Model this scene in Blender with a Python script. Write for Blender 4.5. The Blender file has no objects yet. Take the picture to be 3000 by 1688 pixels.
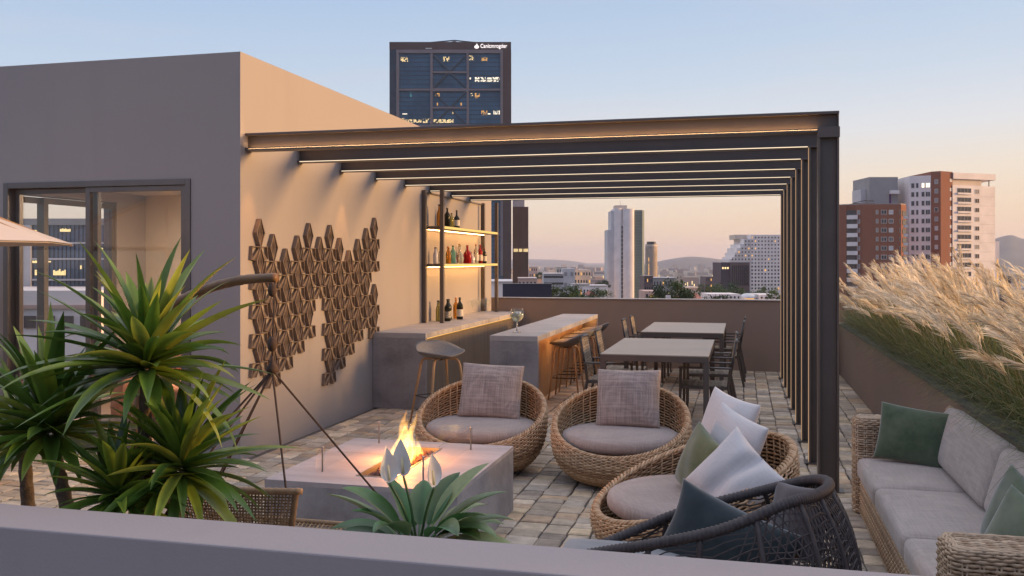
import bpy, bmesh, math, random
from mathutils import Vector, Matrix, Quaternion
R = random.Random(11)
sc = bpy.context.scene
COL = sc.collection
PI = math.pi
rad = math.radians
H = 1.85                 # eye height above the terrace
YAW = rad(14.16)
FPX = 2675.0
YHOR = 765.0

def at(u, v, d):
    """world point seen at photo pixel (u, v) at distance d along the view axis"""
    r = (u-1500)/FPX*d
    return Vector((r*math.cos(YAW)-d*math.sin(YAW), r*math.sin(YAW)+d*math.cos(YAW), H+(YHOR-v)/FPX*d))

# ------------------------------------------------------------------ mesh builder
class MB:
    def __init__(s):
        s.v = []; s.f = []; s.c = []; s.m = []
    def add(s, vs, fs, M=None, col=None, mi=0):
        o = len(s.v)
        if M is not None:
            s.v += [tuple(M @ Vector(p)) for p in vs]
        else:
            s.v += [tuple(p) for p in vs]
        s.f += [tuple(i+o for i in f) for f in fs]
        s.c += [col]*len(vs)
        s.m += [mi]*len(fs)
    def box(s, x0, x1, y0, y1, z0, z1, M=None, col=None, mi=0):
        vs = [(x, y, z) for z in (z0, z1) for y in (y0, y1) for x in (x0, x1)]
        s.add(vs, [(0,2,3,1),(4,5,7,6),(0,1,5,4),(2,6,7,3),(0,4,6,2),(1,3,7,5)], M, col, mi)
    def bar(s, a, b, w, h, up=(0,0,1), col=None, mi=0):
        a = Vector(a); b = Vector(b); d = (b-a); L = d.length; d.normalize()
        upv = Vector(up)
        if abs(d.dot(upv)) > .98: upv = Vector((1,0,0))
        x = d.cross(upv).normalized(); z = x.cross(d).normalized()
        M = Matrix((( x.x, d.x, z.x, a.x),(x.y, d.y, z.y, a.y),(x.z, d.z, z.z, a.z),(0,0,0,1)))
        s.box(-w/2, w/2, 0, L, -h/2, h/2, M, col, mi)
    def tube(s, path, r, n=6, closed=False, col=None, cap=True, mi=0):
        P = [Vector(p) for p in path]; N = len(P)
        rr = r if isinstance(r, (list, tuple)) else [r]*N
        T = []
        for i in range(N):
            if closed: t = P[(i+1) % N]-P[i-1]
            else: t = P[min(i+1, N-1)]-P[max(i-1, 0)]
            if t.length < 1e-9: t = Vector((0,0,1))
            T.append(t.normalized())
        ref = Vector((0,0,1))
        if abs(T[0].dot(ref)) > .9: ref = Vector((1,0,0))
        nrm = (ref - T[0]*ref.dot(T[0])).normalized()
        vs = []
        for i in range(N):
            nrm = nrm - T[i]*nrm.dot(T[i])
            if nrm.length < 1e-6: nrm = T[i].orthogonal()
            nrm.normalize()
            b = T[i].cross(nrm)
            for k in range(n):
                a = 2*PI*k/n
                vs.append(P[i]+(nrm*math.cos(a)+b*math.sin(a))*rr[i])
        fs = []
        M_ = N if closed else N-1
        for i in range(M_):
            j = (i+1) % N
            for k in range(n):
                l = (k+1) % n
                fs.append((i*n+k, i*n+l, j*n+l, j*n+k))
        if cap and not closed:
            fs.append(tuple(range(n-1, -1, -1))); fs.append(tuple((N-1)*n+k for k in range(n)))
        s.add(vs, fs, None, col, mi)
    def lathe(s, prof, n=20, M=None, col=None, mi=0, cap=True):
        vs = []; fs = []
        for (r, z) in prof:
            for k in range(n):
                a = 2*PI*k/n
                vs.append((r*math.cos(a), r*math.sin(a), z))
        for i in range(len(prof)-1):
            for k in range(n):
                l = (k+1) % n
                fs.append((i*n+k, i*n+l, (i+1)*n+l, (i+1)*n+k))
        if cap:
            if prof[0][0] > 1e-5: fs.append(tuple(range(n-1, -1, -1)))
            if prof[-1][0] > 1e-5: fs.append(tuple((len(prof)-1)*n+k for k in range(n)))
        s.add(vs, fs, M, col, mi)
    def prism(s, poly, z0, z1, M=None, col=None, mi=0):
        n = len(poly)
        vs = [(p[0], p[1], z0) for p in poly]+[(p[0], p[1], z1) for p in poly]
        fs = [tuple(range(n-1, -1, -1)), tuple(range(n, 2*n))]
        fs += [(i, (i+1) % n, n+(i+1) % n, n+i) for i in range(n)]
        s.add(vs, fs, M, col, mi)
    def grid(s, fn, nu, nv, closed_u=False, col=None, mi=0, M=None):
        vs = []; fs = []
        for i in range(nu if closed_u else nu+1):
            for j in range(nv+1):
                vs.append(fn(i/nu, j/nv))
        W = nv+1; NU = nu if closed_u else nu+1
        for i in range(nu):
            for j in range(nv):
                a = i*W+j; b = ((i+1) % NU)*W+j
                fs.append((a, b, b+1, a+1))
        s.add(vs, fs, M, col, mi)
    def rbox(s, x0, x1, y0, y1, z0, z1, r, seg=8, puff=(0,0,0), M=None, col=None, wob=0):
        """rounded, slightly puffed cushion block"""
        c = Vector(((x0+x1)/2, (y0+y1)/2, (z0+z1)/2)); h = Vector(((x1-x0)/2, (y1-y0)/2, (z1-z0)/2))
        bm = bmesh.new(); bmesh.ops.create_cube(bm, size=2)
        bmesh.ops.subdivide_edges(bm, edges=bm.edges[:], cuts=seg, use_grid_fill=True)
        vs = []
        for v in bm.verts:
            q = v.co
            # push sample points towards the rim so the rounding is well sampled
            q = Vector([math.copysign(1-(1-abs(t))**1.7, t) for t in q])
            p = Vector((q.x*h.x, q.y*h.y, q.z*h.z))
            inn = Vector([max(-h[i]+r, min(h[i]-r, p[i])) for i in range(3)])
            dl = p-inn
            if dl.length > 1e-9: p = inn+dl.normalized()*r
            for i in range(3):
                j, k = (i+1) % 3, (i+2) % 3
                if puff[i]:
                    p[i] += math.copysign(puff[i]*(1-q[j]**2)*(1-q[k]**2)*min(1, abs(q[i])*1.0), q[i]) if abs(q[i]) > .01 else 0
            if wob:
                p.z += wob*math.sin(p.x*23+p.y*11)*math.sin(p.y*17+1)
            vs.append(c+p)
        fs = [tuple(v.index for v in f.verts) for f in bm.faces]
        bm.free()
        s.add(vs, fs, M, col)
    def build(s, name, mat, parent=None, smooth=False, bevel=0, world=False, sub=0):
        me = bpy.data.meshes.new(name)
        off = Vector((0,0,0))
        if world and parent is not None: off = parent.location
        me.from_pydata([tuple(Vector(p)-off) for p in s.v] if world and parent is not None else s.v, [], s.f)
        for m in (mat if isinstance(mat, (list, tuple)) else [mat]):
            me.materials.append(m)
        if any(s.m): me.polygons.foreach_set('material_index', s.m)
        if any(c is not None for c in s.c):
            at_ = me.color_attributes.new('Col', 'FLOAT_COLOR', 'POINT')
            flat = []
            for c in s.c: flat += [*(c or (1,1,1)), 1.0]
            at_.data.foreach_set('color', flat)
        if smooth:
            me.polygons.foreach_set('use_smooth', [True]*len(me.polygons))
        me.update()
        o = bpy.data.objects.new(name, me); COL.objects.link(o)
        if parent is not None: o.parent = parent
        if bevel:
            b = o.modifiers.new('edge', 'BEVEL'); b.width = bevel; b.segments = 2; b.limit_method = 'ANGLE'
        return o

def tag(o, label=None, cat=None, group=None, kind=None):
    if label: o['label'] = label
    if cat: o['category'] = cat
    if group: o['group'] = group
    if kind: o['kind'] = kind
    return o
def thing(name, label, cat, loc=(0,0,0), rz=0, group=None):
    o = bpy.data.objects.new(name, None); COL.objects.link(o)
    o.location = loc; o.rotation_euler = (0,0,rz); o.empty_display_size = .1
    return tag(o, label, cat, group)
def copy_tree(o, parent=None):
    c = o.copy(); COL.objects.link(c)
    if parent is not None: c.parent = parent
    for ch in list(o.children): copy_tree(ch, c)
    return c
def dup(o, loc, rz, label, group=None):
    c = copy_tree(o); c.location = loc; c.rotation_euler = (0,0,rz); c['label'] = label
    if group: c['group'] = group
    return c
def cp(o, loc, rz=0, parent=None):
    c = o.copy(); COL.objects.link(c); c.parent = parent; c.location = loc; c.rotation_euler = (0,0,rz); return c

# ------------------------------------------------------------------ materials
def S(r, g, b):
    """sRGB 0-255 to linear"""
    f = lambda c: (c/255/12.92) if c/255 <= .04045 else ((c/255+.055)/1.055)**2.4
    return (f(r), f(g), f(b))
def newmat(name):
    m = bpy.data.materials.new(name); m.use_nodes = True
    nt = m.node_tree
    return m, nt, nt.nodes['Principled BSDF']
def coords(nt, scale=(1,1,1), src='Object'):
    tc = nt.nodes.new('ShaderNodeTexCoord'); mp = nt.nodes.new('ShaderNodeMapping')
    mp.inputs['Scale'].default_value = scale
    nt.links.new(tc.outputs[src], mp.inputs['Vector'])
    return mp.outputs['Vector']
def noise(nt, vec, scale, detail=4, rough=.55):
    n = nt.nodes.new('ShaderNodeTexNoise'); n.inputs['Scale'].default_value = scale
    n.inputs['Detail'].default_value = detail; n.inputs['Roughness'].default_value = rough
    nt.links.new(vec, n.inputs['Vector']); return n.outputs['Fac']
def mathn(nt, op, a, b=None, c=None):
    n = nt.nodes.new('ShaderNodeMath'); n.operation = op
    for i, x in enumerate((a, b, c)):
        if x is None: continue
        if isinstance(x, (int, float)): n.inputs[i].default_value = x
        else: nt.links.new(x, n.inputs[i])
    return n.outputs[0]
def ramp(nt, fac, stops):
    r = nt.nodes.new('ShaderNodeValToRGB')
    els = r.color_ramp.elements
    while len(els) < len(stops): els.new(.5)
    for e, (p, c) in zip(els, stops):
        e.position = p; e.color = (*c, 1) if len(c) == 3 else c
    nt.links.new(fac, r.inputs[0]); return r.outputs[0]
def mixc(nt, fac, a, b, mode='MIX'):
    n = nt.nodes.new('ShaderNodeMix'); n.data_type = 'RGBA'; n.blend_type = mode
    if isinstance(fac, (int, float)): n.inputs[0].default_value = fac
    else: nt.links.new(fac, n.inputs[0])
    for i, x in ((6, a), (7, b)):
        if isinstance(x, tuple): n.inputs[i].default_value = (*x[:3], 1)
        else: nt.links.new(x, n.inputs[i])
    return n.outputs[2]
def bump(nt, bs, h, strength=.4, dist=.01):
    b = nt.nodes.new('ShaderNodeBump'); b.inputs['Strength'].default_value = strength; b.inputs['Distance'].default_value = dist
    nt.links.new(h, b.inputs['Height']); nt.links.new(b.outputs[0], bs.inputs['Normal'])
def mul(c, k): return tuple(x*k for x in c)

def simple(name, c, rough=.5, metal=0, var=.15, vs=6, bs=60, bst=.1, bd=.002, src='Object', spec=None):
    m, nt, b = newmat(name)
    vec = coords(nt, src=src)
    n = noise(nt, vec, vs, 5)
    nt.links.new(ramp(nt, n, [(.3, mul(c, 1-var)), (.7, mul(c, 1+var))]), b.inputs['Base Color'])
    b.inputs['Roughness'].default_value = rough; b.inputs['Metallic'].default_value = metal
    if spec is not None: b.inputs['Specular IOR Level'].default_value = spec
    if bst: bump(nt, b, noise(nt, vec, bs, 3), bst, bd)
    return m
def stucco(name, c, fine=1.0):
    m, nt, b = newmat(name); vec = coords(nt)
    big = noise(nt, vec, .7, 4); sm = noise(nt, vec, 90, 3, .7)
    col = mixc(nt, mathn(nt, 'MULTIPLY', big, .35), c, mul(c, .78))
    streak = noise(nt, coords(nt, (2.2, 2.2, .25)), 1.6, 4)
    col = mixc(nt, ramp(nt, streak, [(.55, (0,0,0)), (.8, (.22,.22,.22))]), col, mul(c, .7))
    col = mixc(nt, mathn(nt, 'MULTIPLY', sm, .22), col, mul(c, 1.25))
    nt.links.new(col, b.inputs['Base Color']); b.inputs['Roughness'].default_value = .9
    b.inputs['Specular IOR Level'].default_value = .2
    bump(nt, b, sm, .25*fine, .004)
    return m
def concrete(name, c, dark, stretch=(1,1,1), pores=True):
    m, nt, b = newmat(name); vec = coords(nt, stretch)
    n1 = noise(nt, vec, 2.3, 8, .65); n2 = noise(nt, vec, 9, 6, .7)
    col = ramp(nt, n1, [(.33, dark), (.52, c), (.72, mul(c, 1.18))])
    col = mixc(nt, ramp(nt, n2, [(.5, (0,0,0)), (.75, (.5,.5,.5))]), col, mul(dark, .85))
    streak = noise(nt, coords(nt, (7, 7, .6)), 3, 4)
    col = mixc(nt, ramp(nt, streak, [(.5, (0,0,0)), (.8, (.35,.35,.35))]), col, mul(c, .75))
    vo = nt.nodes.new('ShaderNodeTexVoronoi'); vo.inputs['Scale'].default_value = 28
    nt.links.new(vec, vo.inputs['Vector'])
    if pores:
        col = mixc(nt, ramp(nt, vo.outputs['Distance'], [(.03, (.75,.75,.75)), (.09, (0,0,0))]), col, mul(dark, .45))
    nt.links.new(col, b.inputs['Base Color'])
    nt.links.new(ramp(nt, n2, [(.3, (.5,.5,.5)), (.7, (.72,.72,.72))]), b.inputs['Roughness'])
    bump(nt, b, n2, .12, .004)
    return m
def fabric(name, c, c2, scale=1, slub=.8, rough=.95):
    """linen: crossing slubbed yarns"""
    m, nt, b = newmat(name)
    a1 = noise(nt, coords(nt, (8*scale, 8*scale, 170*scale)), 1, 3, .6)
    a2 = noise(nt, coords(nt, (170*scale, 8*scale, 8*scale)), 1, 3, .6)
    a3 = noise(nt, coords(nt, (8*scale, 170*scale, 8*scale)), 1, 3, .6)
    s_ = mathn(nt, 'ADD', mathn(nt, 'ADD', a1, a2), a3)
    f = mathn(nt, 'MULTIPLY_ADD', s_, slub*1.6, .5-slub*2.4)
    big = noise(nt, coords(nt), 3, 3)
    col = mixc(nt, ramp(nt, f, [(.2, (0,0,0)), (.8, (1,1,1))]), c2, c)
    col = mixc(nt, mathn(nt, 'MULTIPLY', big, .3), col, mul(c2, .9))
    nt.links.new(col, b.inputs['Base Color']); b.inputs['Roughness'].default_value = rough
    b.inputs['Specular IOR Level'].default_value = .15
    b.inputs['Sheen Weight'].default_value = .25
    bump(nt, b, s_, .35, .003)
    return m
def velvet(name, c, c2):
    m, nt, b = newmat(name); vec = coords(nt)
    n = noise(nt, vec, 7, 5, .65)
    nt.links.new(ramp(nt, n, [(.35, c2), (.65, c)]), b.inputs['Base Color'])
    b.inputs['Roughness'].default_value = .9; b.inputs['Sheen Weight'].default_value = .5
    b.inputs['Specular IOR Level'].default_value = .1
    bump(nt, b, noise(nt, vec, 220, 2), .15, .002)
    return m
def wood(name, c, c2, ax='z', scale=1, rough=.45):
    m, nt, b = newmat(name)
    st = {'x': (.8,14,14), 'y': (14,.8,14), 'z': (14,14,.8)}[ax]
    n = noise(nt, coords(nt, mul(st, scale)), 1.2, 6, .6)
    nt.links.new(ramp(nt, n, [(.3, c2), (.7, c)]), b.inputs['Base Color'])
    b.inputs['Roughness'].default_value = rough
    bump(nt, b, n, .15, .002)
    return m
def emit(name, c, s):
    m = bpy.data.materials.new(name); m.use_nodes = True; nt = m.node_tree
    nt.nodes.clear(); e = nt.nodes.new('ShaderNodeEmission'); o = nt.nodes.new('ShaderNodeOutputMaterial')
    e.inputs[0].default_value = (*c, 1); e.inputs[1].default_value = s
    nt.links.new(e.outputs[0], o.inputs[0]); return m
def colmat(name, rough=.5, trans=0, var=.25, vs=30, bst=.2, spec=.4):
    """albedo from the mesh's colour attribute with noise variation"""
    m, nt, b = newmat(name)
    a = nt.nodes.new('ShaderNodeAttribute'); a.attribute_name = 'Col'
    vec = coords(nt); n = noise(nt, vec, vs, 5, .65)
    col = mixc(nt, 1.0, a.outputs['Color'], ramp(nt, n, [(.25, (1-var,)*3), (.75, (1+var,)*3)]), 'MULTIPLY')
    nt.links.new(col, b.inputs['Base Color']); b.inputs['Roughness'].default_value = rough
    b.inputs['Specular IOR Level'].default_value = spec
    if bst: bump(nt, b, n, bst, .006)
    if trans:
        out = nt.nodes['Material Output']; tr = nt.nodes.new('ShaderNodeBsdfTranslucent'); mx = nt.nodes.new('ShaderNodeMixShader')
        nt.links.new(col, tr.inputs[0]); mx.inputs[0].default_value = trans
        nt.links.new(b.outputs[0], mx.inputs[1]); nt.links.new(tr.outputs[0], mx.inputs[2]); nt.links.new(mx.outputs[0], out.inputs[0])
    return m
def pane_glass(name, tint=(1,1,1), refl=1.0):
    m = bpy.data.materials.new(name); m.use_nodes = True; nt = m.node_tree; nt.nodes.clear()
    o = nt.nodes.new('ShaderNodeOutputMaterial'); t = nt.nodes.new('ShaderNodeBsdfTransparent'); g = nt.nodes.new('ShaderNodeBsdfGlossy')
    fr = nt.nodes.new('ShaderNodeFresnel'); fr.inputs[0].default_value = 1.5; mx = nt.nodes.new('ShaderNodeMixShader')
    t.inputs[0].default_value = (*tint, 1); g.inputs['Roughness'].default_value = .01
    ge = nt.nodes.new('ShaderNodeNewGeometry')   # only the outer face of a pane mirrors
    nt.links.new(mathn(nt, 'MULTIPLY', mathn(nt, 'MULTIPLY', fr.outputs[0], refl), mathn(nt, 'SUBTRACT', 1.0, ge.outputs['Backfacing'])), mx.inputs[0])
    nt.links.new(t.outputs[0], mx.inputs[1]); nt.links.new(g.outputs[0], mx.inputs[2]); nt.links.new(mx.outputs[0], o.inputs[0])
    return m
def glass(name, c, rough=.02, ior=1.45):
    m, nt, b = newmat(name)
    b.inputs['Base Color'].default_value = (*c, 1); b.inputs['Transmission Weight'].default_value = 1
    b.inputs['Roughness'].default_value = rough; b.inputs['IOR'].default_value = ior
    return m

M = {}
M['stucco'] = stucco('greige_stucco', (.325,.295,.285))
M['parapet'] = stucco('parapet_stucco', (.33,.29,.285))
M['backwall'] = stucco('brown_stucco', (.36,.27,.215))
M['planter'] = stucco('planter_stucco', (.27,.21,.175))
M['metal'] = simple('bronze_brown_metal', (.125,.102,.088), .42, .25, .08, 4, 300, .05, .001)
M['alu'] = simple('grey_aluminium', (.16,.145,.135), .4, .5, .06, 5, 200, .04, .001)
M['darkframe'] = simple('dark_frame', (.05,.045,.045), .4, .4, .06, 5, 200, .03, .001)
M['concrete'] = concrete('grey_concrete', (.31,.285,.275), (.165,.15,.15))
M['concrete_top'] = concrete('pale_concrete_top', (.45,.41,.385), (.32,.285,.27), (.5,2.5,1), False)
M['fire_concrete'] = concrete('fire_table_concrete', (.36,.335,.33), (.20,.185,.185))
M['fire_top'] = concrete('fire_table_top', (.43,.38,.37), (.32,.28,.275), (.5,2.2,1), False)
M['linen'] = fabric('mauve_grey_linen', (.46,.375,.33), (.25,.205,.185), .55)
M['seatfab'] = fabric('seat_linen', (.42,.345,.30), (.30,.245,.215), .6, .6)
M['sofafab'] = fabric('sofa_linen', (.46,.395,.355), (.33,.285,.255), .6, .7)
M['white_fab'] = fabric('white_cotton', (.62,.585,.57), (.54,.51,.50), 1.2, .4)
M['olive'] = velvet('olive_velvet', (.13,.135,.05), (.07,.085,.03))
M['sage'] = velvet('sage_velvet', (.105,.135,.085), (.055,.085,.05))
M['teal'] = velvet('dark_teal_velvet', (.032,.042,.046), (.014,.022,.026))
M['greyseat'] = velvet('grey_seat_cloth', (.20,.21,.21), (.15,.16,.165))
M['wicker'] = colmat('brown_wicker', .55, 0, .3, 25, .15)
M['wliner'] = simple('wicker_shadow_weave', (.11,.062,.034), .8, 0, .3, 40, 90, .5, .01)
M['rope'] = simple('charcoal_rope', (.052,.041,.040), .65, 0, .3, 40, 220, .4, .003)
M['woodleg'] = wood('oak', (.50,.30,.15), (.36,.20,.09))
M['panel'] = wood('oak_panel', (.42,.26,.14), (.30,.175,.085), 'z', .8)
M['cab'] = wood('taupe_cabinet_veneer', (.24,.195,.15), (.19,.15,.115), 'z', .7)
M['felt'] = simple('grey_felt', (.20,.185,.175), .95, 0, .15, 60, 250, .35, .002)
M['tabletop'] = simple('beige_table_top', (.42,.345,.27), .6, 0, .04, 3, 200, .02, .001)
M['weave'] = colmat('dining_weave', .6, 0, .3, 60, .1)
M['stone'] = colmat('stone_paver', .75, 0, .35, 9, .45)
M['grout'] = simple('joint_sand', (.11,.095,.085), .95, 0, .3, 30, 120, .5, .006)
M['leaf'] = colmat('glossy_leaf', .33, .25, .28, 9, .06, .5)
M['trunk'] = simple('dracaena_bark', (.13,.095,.065), .9, 0, .4, 30, 60, .8, .012)
M['grass'] = colmat('grass_blade', .55, .35, .2, 8, 0, .3)
M['plume'] = colmat('grass_plume', .8, .5, .12, 8, 0, .1)
M['soil'] = simple('dark_soil', (.03,.024,.018), 1, 0, .4, 20, 80, .6, .02)
M['led'] = emit('warm_led', S(255,230,196), .9)
M['led_amber'] = emit('amber_led', S(255,174,90), 14)
M['led_shelf'] = emit('shelf_led', S(255,188,112), 20)
M['art'] = simple('bronze_strip_metal', (.175,.128,.098), .55, .0, .25, 10, 200, .08, .001)
M['windowpane'] = pane_glass('door_glass', (.95,.95,.94), 2.4)
M['guard'] = pane_glass('guard_glass', (.975,.985,.985), .9)
M['stem'] = pane_glass('stemware_glass', (.97,.98,.97), .9)
M['clear'] = glass('clear_glass', (1,1,1))
M['canopy'] = fabric('canopy_canvas', (.56,.47,.41), (.50,.42,.36), 1.2, .3)
# ================================================================== SETTING
# ---- stone paving: every stone a chamfered block with its own colour
STONES = [S(194,174,146), S(180,160,134), S(208,186,154), S(164,144,118), S(196,160,116), S(168,150,128), S(208,182,140),
          S(150,134,116), S(186,170,150), S(176,142,104), S(154,142,126), S(198,182,160)]
pv = MB()
def stone(x0, x1, y0, y1):
    g = .006; j = lambda: R.uniform(-.007, .007)
    c = R.choice(STONES); c = tuple(.62*q+.38*w_ for q, w_ in zip(c, (.46,.40,.33))); c = mul(c, R.uniform(.78, 1.25))
    z = R.uniform(-.003, .003); b = R.uniform(.008, .014)
    P = [(x0+g+j(), y0+g+j()), (x1-g+j(), y0+g+j()), (x1-g+j(), y1-g+j()), (x0+g+j(), y1-g+j())]
    cx = (x0+x1)/2; cy = (y0+y1)/2
    vs = [(p[0], p[1], -.018) for p in P]+[(p[0], p[1], z-.006) for p in P]
    top = [(p[0]+math.copysign(b, cx-p[0]), p[1]+math.copysign(b, cy-p[1]), z+R.uniform(-.002, .002)) for p in P]
    fs = []
    for a, o in ((0, 4), (4, 8)):
        for i in range(4): fs.append((a+i, a+(i+1) % 4, o+(i+1) % 4, o+i))
    fs.append((8, 9, 10, 11))
    pv.add(vs+top, fs, None, c)
x = -11.0
while x < 1.56:
    w = R.uniform(.15, .22)
    y = 2.84+R.uniform(-.2, 0)
    far = 15.88 if x > -4.55 else 7.6
    while y < far:
        d = R.uniform(.11, .21)
        stone(x, x+w, y, y+d); y += d
    x += w
pav = pv.build('terrace_paving', M['stone']); tag(pav, kind='structure')
gb = MB(); gb.box(-11.3, 1.6, 2.7, 16.2, -.3, -.014); tag(gb.build('terrace_bed', M['grout']), kind='structure')

# ---- near parapet, the camera looks over it
t = MB(); t.box(-12, 3.4, 2.575, 2.825, -1.2, .95)
tag(t.build('near_parapet', M['parapet'], bevel=.006), 'low grey-mauve rendered parapet running across the foreground', 'parapet wall')
t = MB(); t.box(-4.40, 1.55, 15.9, 16.1, -.5, 1.18)
bp = tag(t.build('far_parapet', M['backwall'], bevel=.006), 'brown rendered parapet behind the dining tables at the far end', 'parapet wall')
t = MB(); t.box(-4.40, 1.55, 15.88, 16.12, 1.181, 1.196); t.build('coping', M['concrete_top'], bp)

# ---- penthouse block on the left
bl = thing('penthouse_building', 'flat-roofed greige rendered block with a sliding glass door and a lamplit side wall', 'building', (-4.53, 7.62, 0))
w = MB()
w.box(-8.2, -7.17, 7.62, 7.82, -.3, 3.8); w.box(-5.05, -4.53, 7.62, 7.82, -.3, 3.8); w.box(-7.17, -5.05, 7.62, 7.82, 2.63, 3.8)
w.box(-4.73, -4.53, 7.82, 16.38, -.3, 3.8)
w.box(-8.2, -8.0, 7.82, 7.95, -.3, 3.8); w.box(-8.2, -8.0, 7.95, 10.4, 2.62, 3.8); w.box(-8.2, -8.0, 7.95, 10.4, -.3, .08); w.box(-8.2, -8.0, 10.4, 16.38, -.3, 3.8)
w.box(-8.0, -4.73, 16.18, 16.38, -.3, 3.8)
w.build('wall', M['stucco'], bl, world=True)
w = MB(); w.box(-8.0, -4.73, 7.82, 16.18, 3.45, 3.62); w.build('roof', M['stucco'], bl, world=True)
M['inwall'] = simple('warm_interior_plaster', (.58,.52,.45), .9, 0, .06, 2, 100, .05, .001)
w = MB(); w.box(-7.998, -4.732, 11.0, 11.15, 0, 3.0); w.box(-6.2, -5.7, 10.92, 10.998, 0, 2.75); w.box(-7.998, -4.732, 7.83, 10.998, 2.75, 2.9)
w.build('inner_wall', M['inwall'], bl, world=True)
w = MB(); w.box(-7.998, -4.732, 7.83, 10.998, -.1, .012); w.build('inner_floor', wood('inner_floor_oak', (.30,.19,.11), (.22,.13,.07), 'y'), bl, world=True)
# sliding door: fixed frame, two leaves
def frame(mb, x0, x1, z0, z1, y0, y1, t):
    mb.box(x0, x0+t, y0, y1, z0, z1); mb.box(x1-t, x1, y0, y1, z0, z1)
    mb.box(x0+t, x1-t, y0, y1, z1-t, z1); mb.box(x0+t, x1-t, y0, y1, z0, z0+t)
f = MB(); frame(f, -7.168, -5.052, .015, 2.628, 7.606, 7.80, .055)
fr = f.build('sliding_door', M['alu'], bl, world=True, bevel=.003)
for (a, b, y0) in ((-7.108, -6.14, 7.70), (-6.22, -5.112, 7.625)):
    f = MB(); frame(f, a, b, .075, 2.57, y0, y0+.055, .05)
    lf = f.build('door_leaf', M['alu'], None, bevel=.003); lf.parent = fr
    for v in lf.data.vertices: v.co = v.co-Vector(bl.location)
    g = MB(); g.box(a+.051, b-.051, y0+.022, y0+.030, .126, 2.519)
    go = g.build('glass', M['windowpane'], None); go.parent = fr
    for v in go.data.vertices: v.co = v.co-Vector(bl.location)
# west window of the room
f = MB()
for (a, b) in ((7.96, 9.2), (9.12, 10.39)):
    xx = -8.12 if a < 8 else -8.06
    f.box(xx, xx+.05, a, a+.07, .1, 2.6); f.box(xx, xx+.05, b-.07, b, .1, 2.6); f.box(xx, xx+.05, a+.07, b-.07, 2.53, 2.6); f.box(xx, xx+.05, a+.07, b-.07, .1, .17)
f.build('window_frame', M['alu'], bl, world=True)
cl_ = MB(); cl_.lathe([(0,2.70),(.20,2.70),(.20,2.749),(0,2.749)], 24, Matrix.Translation((-5.9, 9.4, 0))); cl_.build('fill_disc', emit('fill_disc_glow', S(255,206,150), 6), bl, world=True)  # glowing ceiling disc, added to go with the room's fill light
al = bpy.data.lights.new('room_fill', 'AREA'); al.energy = 85; al.size = .4; al.color = S(255,222,190)  # added fill light so the dark interior reads as lit
ao = bpy.data.objects.new('room_fill', al); COL.objects.link(ao); ao.location = (-5.9, 9.4, 2.68)
# low terracotta couch inside the room
so = thing('couch', 'terracotta couch standing inside the room behind the sliding glass door', 'couch', (-5.9, 9.3, .012))
c_ = velvet('terracotta_velvet', (.42,.17,.08), (.32,.12,.055))
for n_, bx in (('seat', (-.85,.85,-.4,.4,.08,.44)), ('backrest', (-.85,.85,.36,.58,.12,.82)), ('arm', (-1.05,-.84,-.42,.58,.06,.62)), ('arm', (.84,1.05,-.42,.58,.06,.62))):
    b_ = MB(); b_.rbox(*bx, .07, 6); b_.build(n_, c_, so, smooth=True)

# ---- wall sculpture of folded metal strips
ws = thing('wall_sculpture', 'wall sculpture of bronze folded-strip diamonds and fans on the lamplit side wall', 'wall art', (-4.53, 9.3, 1.4))
PH, PW, PP = .27, .074, .279     # diamond height, half width, pitch
CS = .2575
def strip(mb, pts, d0=.004, d1=.05, th=.005):
    """a metal strip standing off the wall, following pts (y, z)"""
    for (a, b) in zip(pts[:-1], pts[1:]):
        dy, dz = b[0]-a[0], b[1]-a[1]; L = math.hypot(dy, dz)
        ny, nz = -dz/L*th/2, dy/L*th/2
        vs = []
        for x_ in (d0, d1):
            vs += [(x_, a[0]+ny, a[1]+nz), (x_, b[0]+ny, b[1]+nz), (x_, b[0]-ny, b[1]-nz), (x_, a[0]-ny, a[1]-nz)]
        mb.add(vs, [(0,1,2,3),(7,6,5,4),(0,4,5,1),(1,5,6,2),(2,6,7,3),(3,7,4,0)])
dm = MB()
for k in (-1, -.6, -.2, .2, .6, 1):
    strip(dm, [(k*.006, 0), (k*PW, PH*.5), (k*.006, PH)], d1=.045 if abs(k) == 1 else .034, th=.0085)
fan = MB()
for sgn in (-1, 1):
    hx = CS*.96
    strip(fan, [(0, 0), (sgn*hx*.56, .004)], d1=.04, th=.007)
    strip(fan, [(sgn*hx*.56, .004), (sgn*hx*.62, -PH*.44)], d1=.035, th=.007)
    strip(fan, [(sgn*.075, -PH*.48), (sgn*hx*.62, -PH*.44)], d1=.03)
    strip(fan, [(sgn*.004, -.01), (sgn*.075, -PH*.48)], d1=.04, th=.008)
    for q in (.2, .42, .62, .82):
        strip(fan, [(sgn*.012*q, -.008), (sgn*(.075+q*(hx*.62-.075)), -PH*(.48-.04*q))], d1=.032, th=.0075)
cols = {0:[0,1,2,3,4], 1:[0,1,2,3,4], 2:[1,2,3,4], 3:[0,1,2,3], 4:[0,1,2,3], 5:[0,1], 6:[0,1,2,3,4,5], 7:[0,1,2,3,4], 8:[1,2,3,4],
        9:[0,1,2,3], 10:[0,1,2,3], 11:[-1,0,2,3]}
extra = {8:[1,2,3,4], 2:[1,2,3,4]}
dmo = fno = None
for c, rows in cols.items():
    for r_ in rows:
        yy = 7.92+c*CS-9.3; zz = (1.985-(.139 if c % 2 else 0)-PP*r_)-1.4
        if dmo is None:
            fno = fan.build('strip_fan', M['art'], ws); dmo = dm.build('strip_diamond', M['art'], fno); fno.location = (0, yy, zz)
        else:
            f2 = cp(fno, (0, yy, zz), 0, ws); cp(dmo, (0,0,0), 0, f2)

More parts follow.
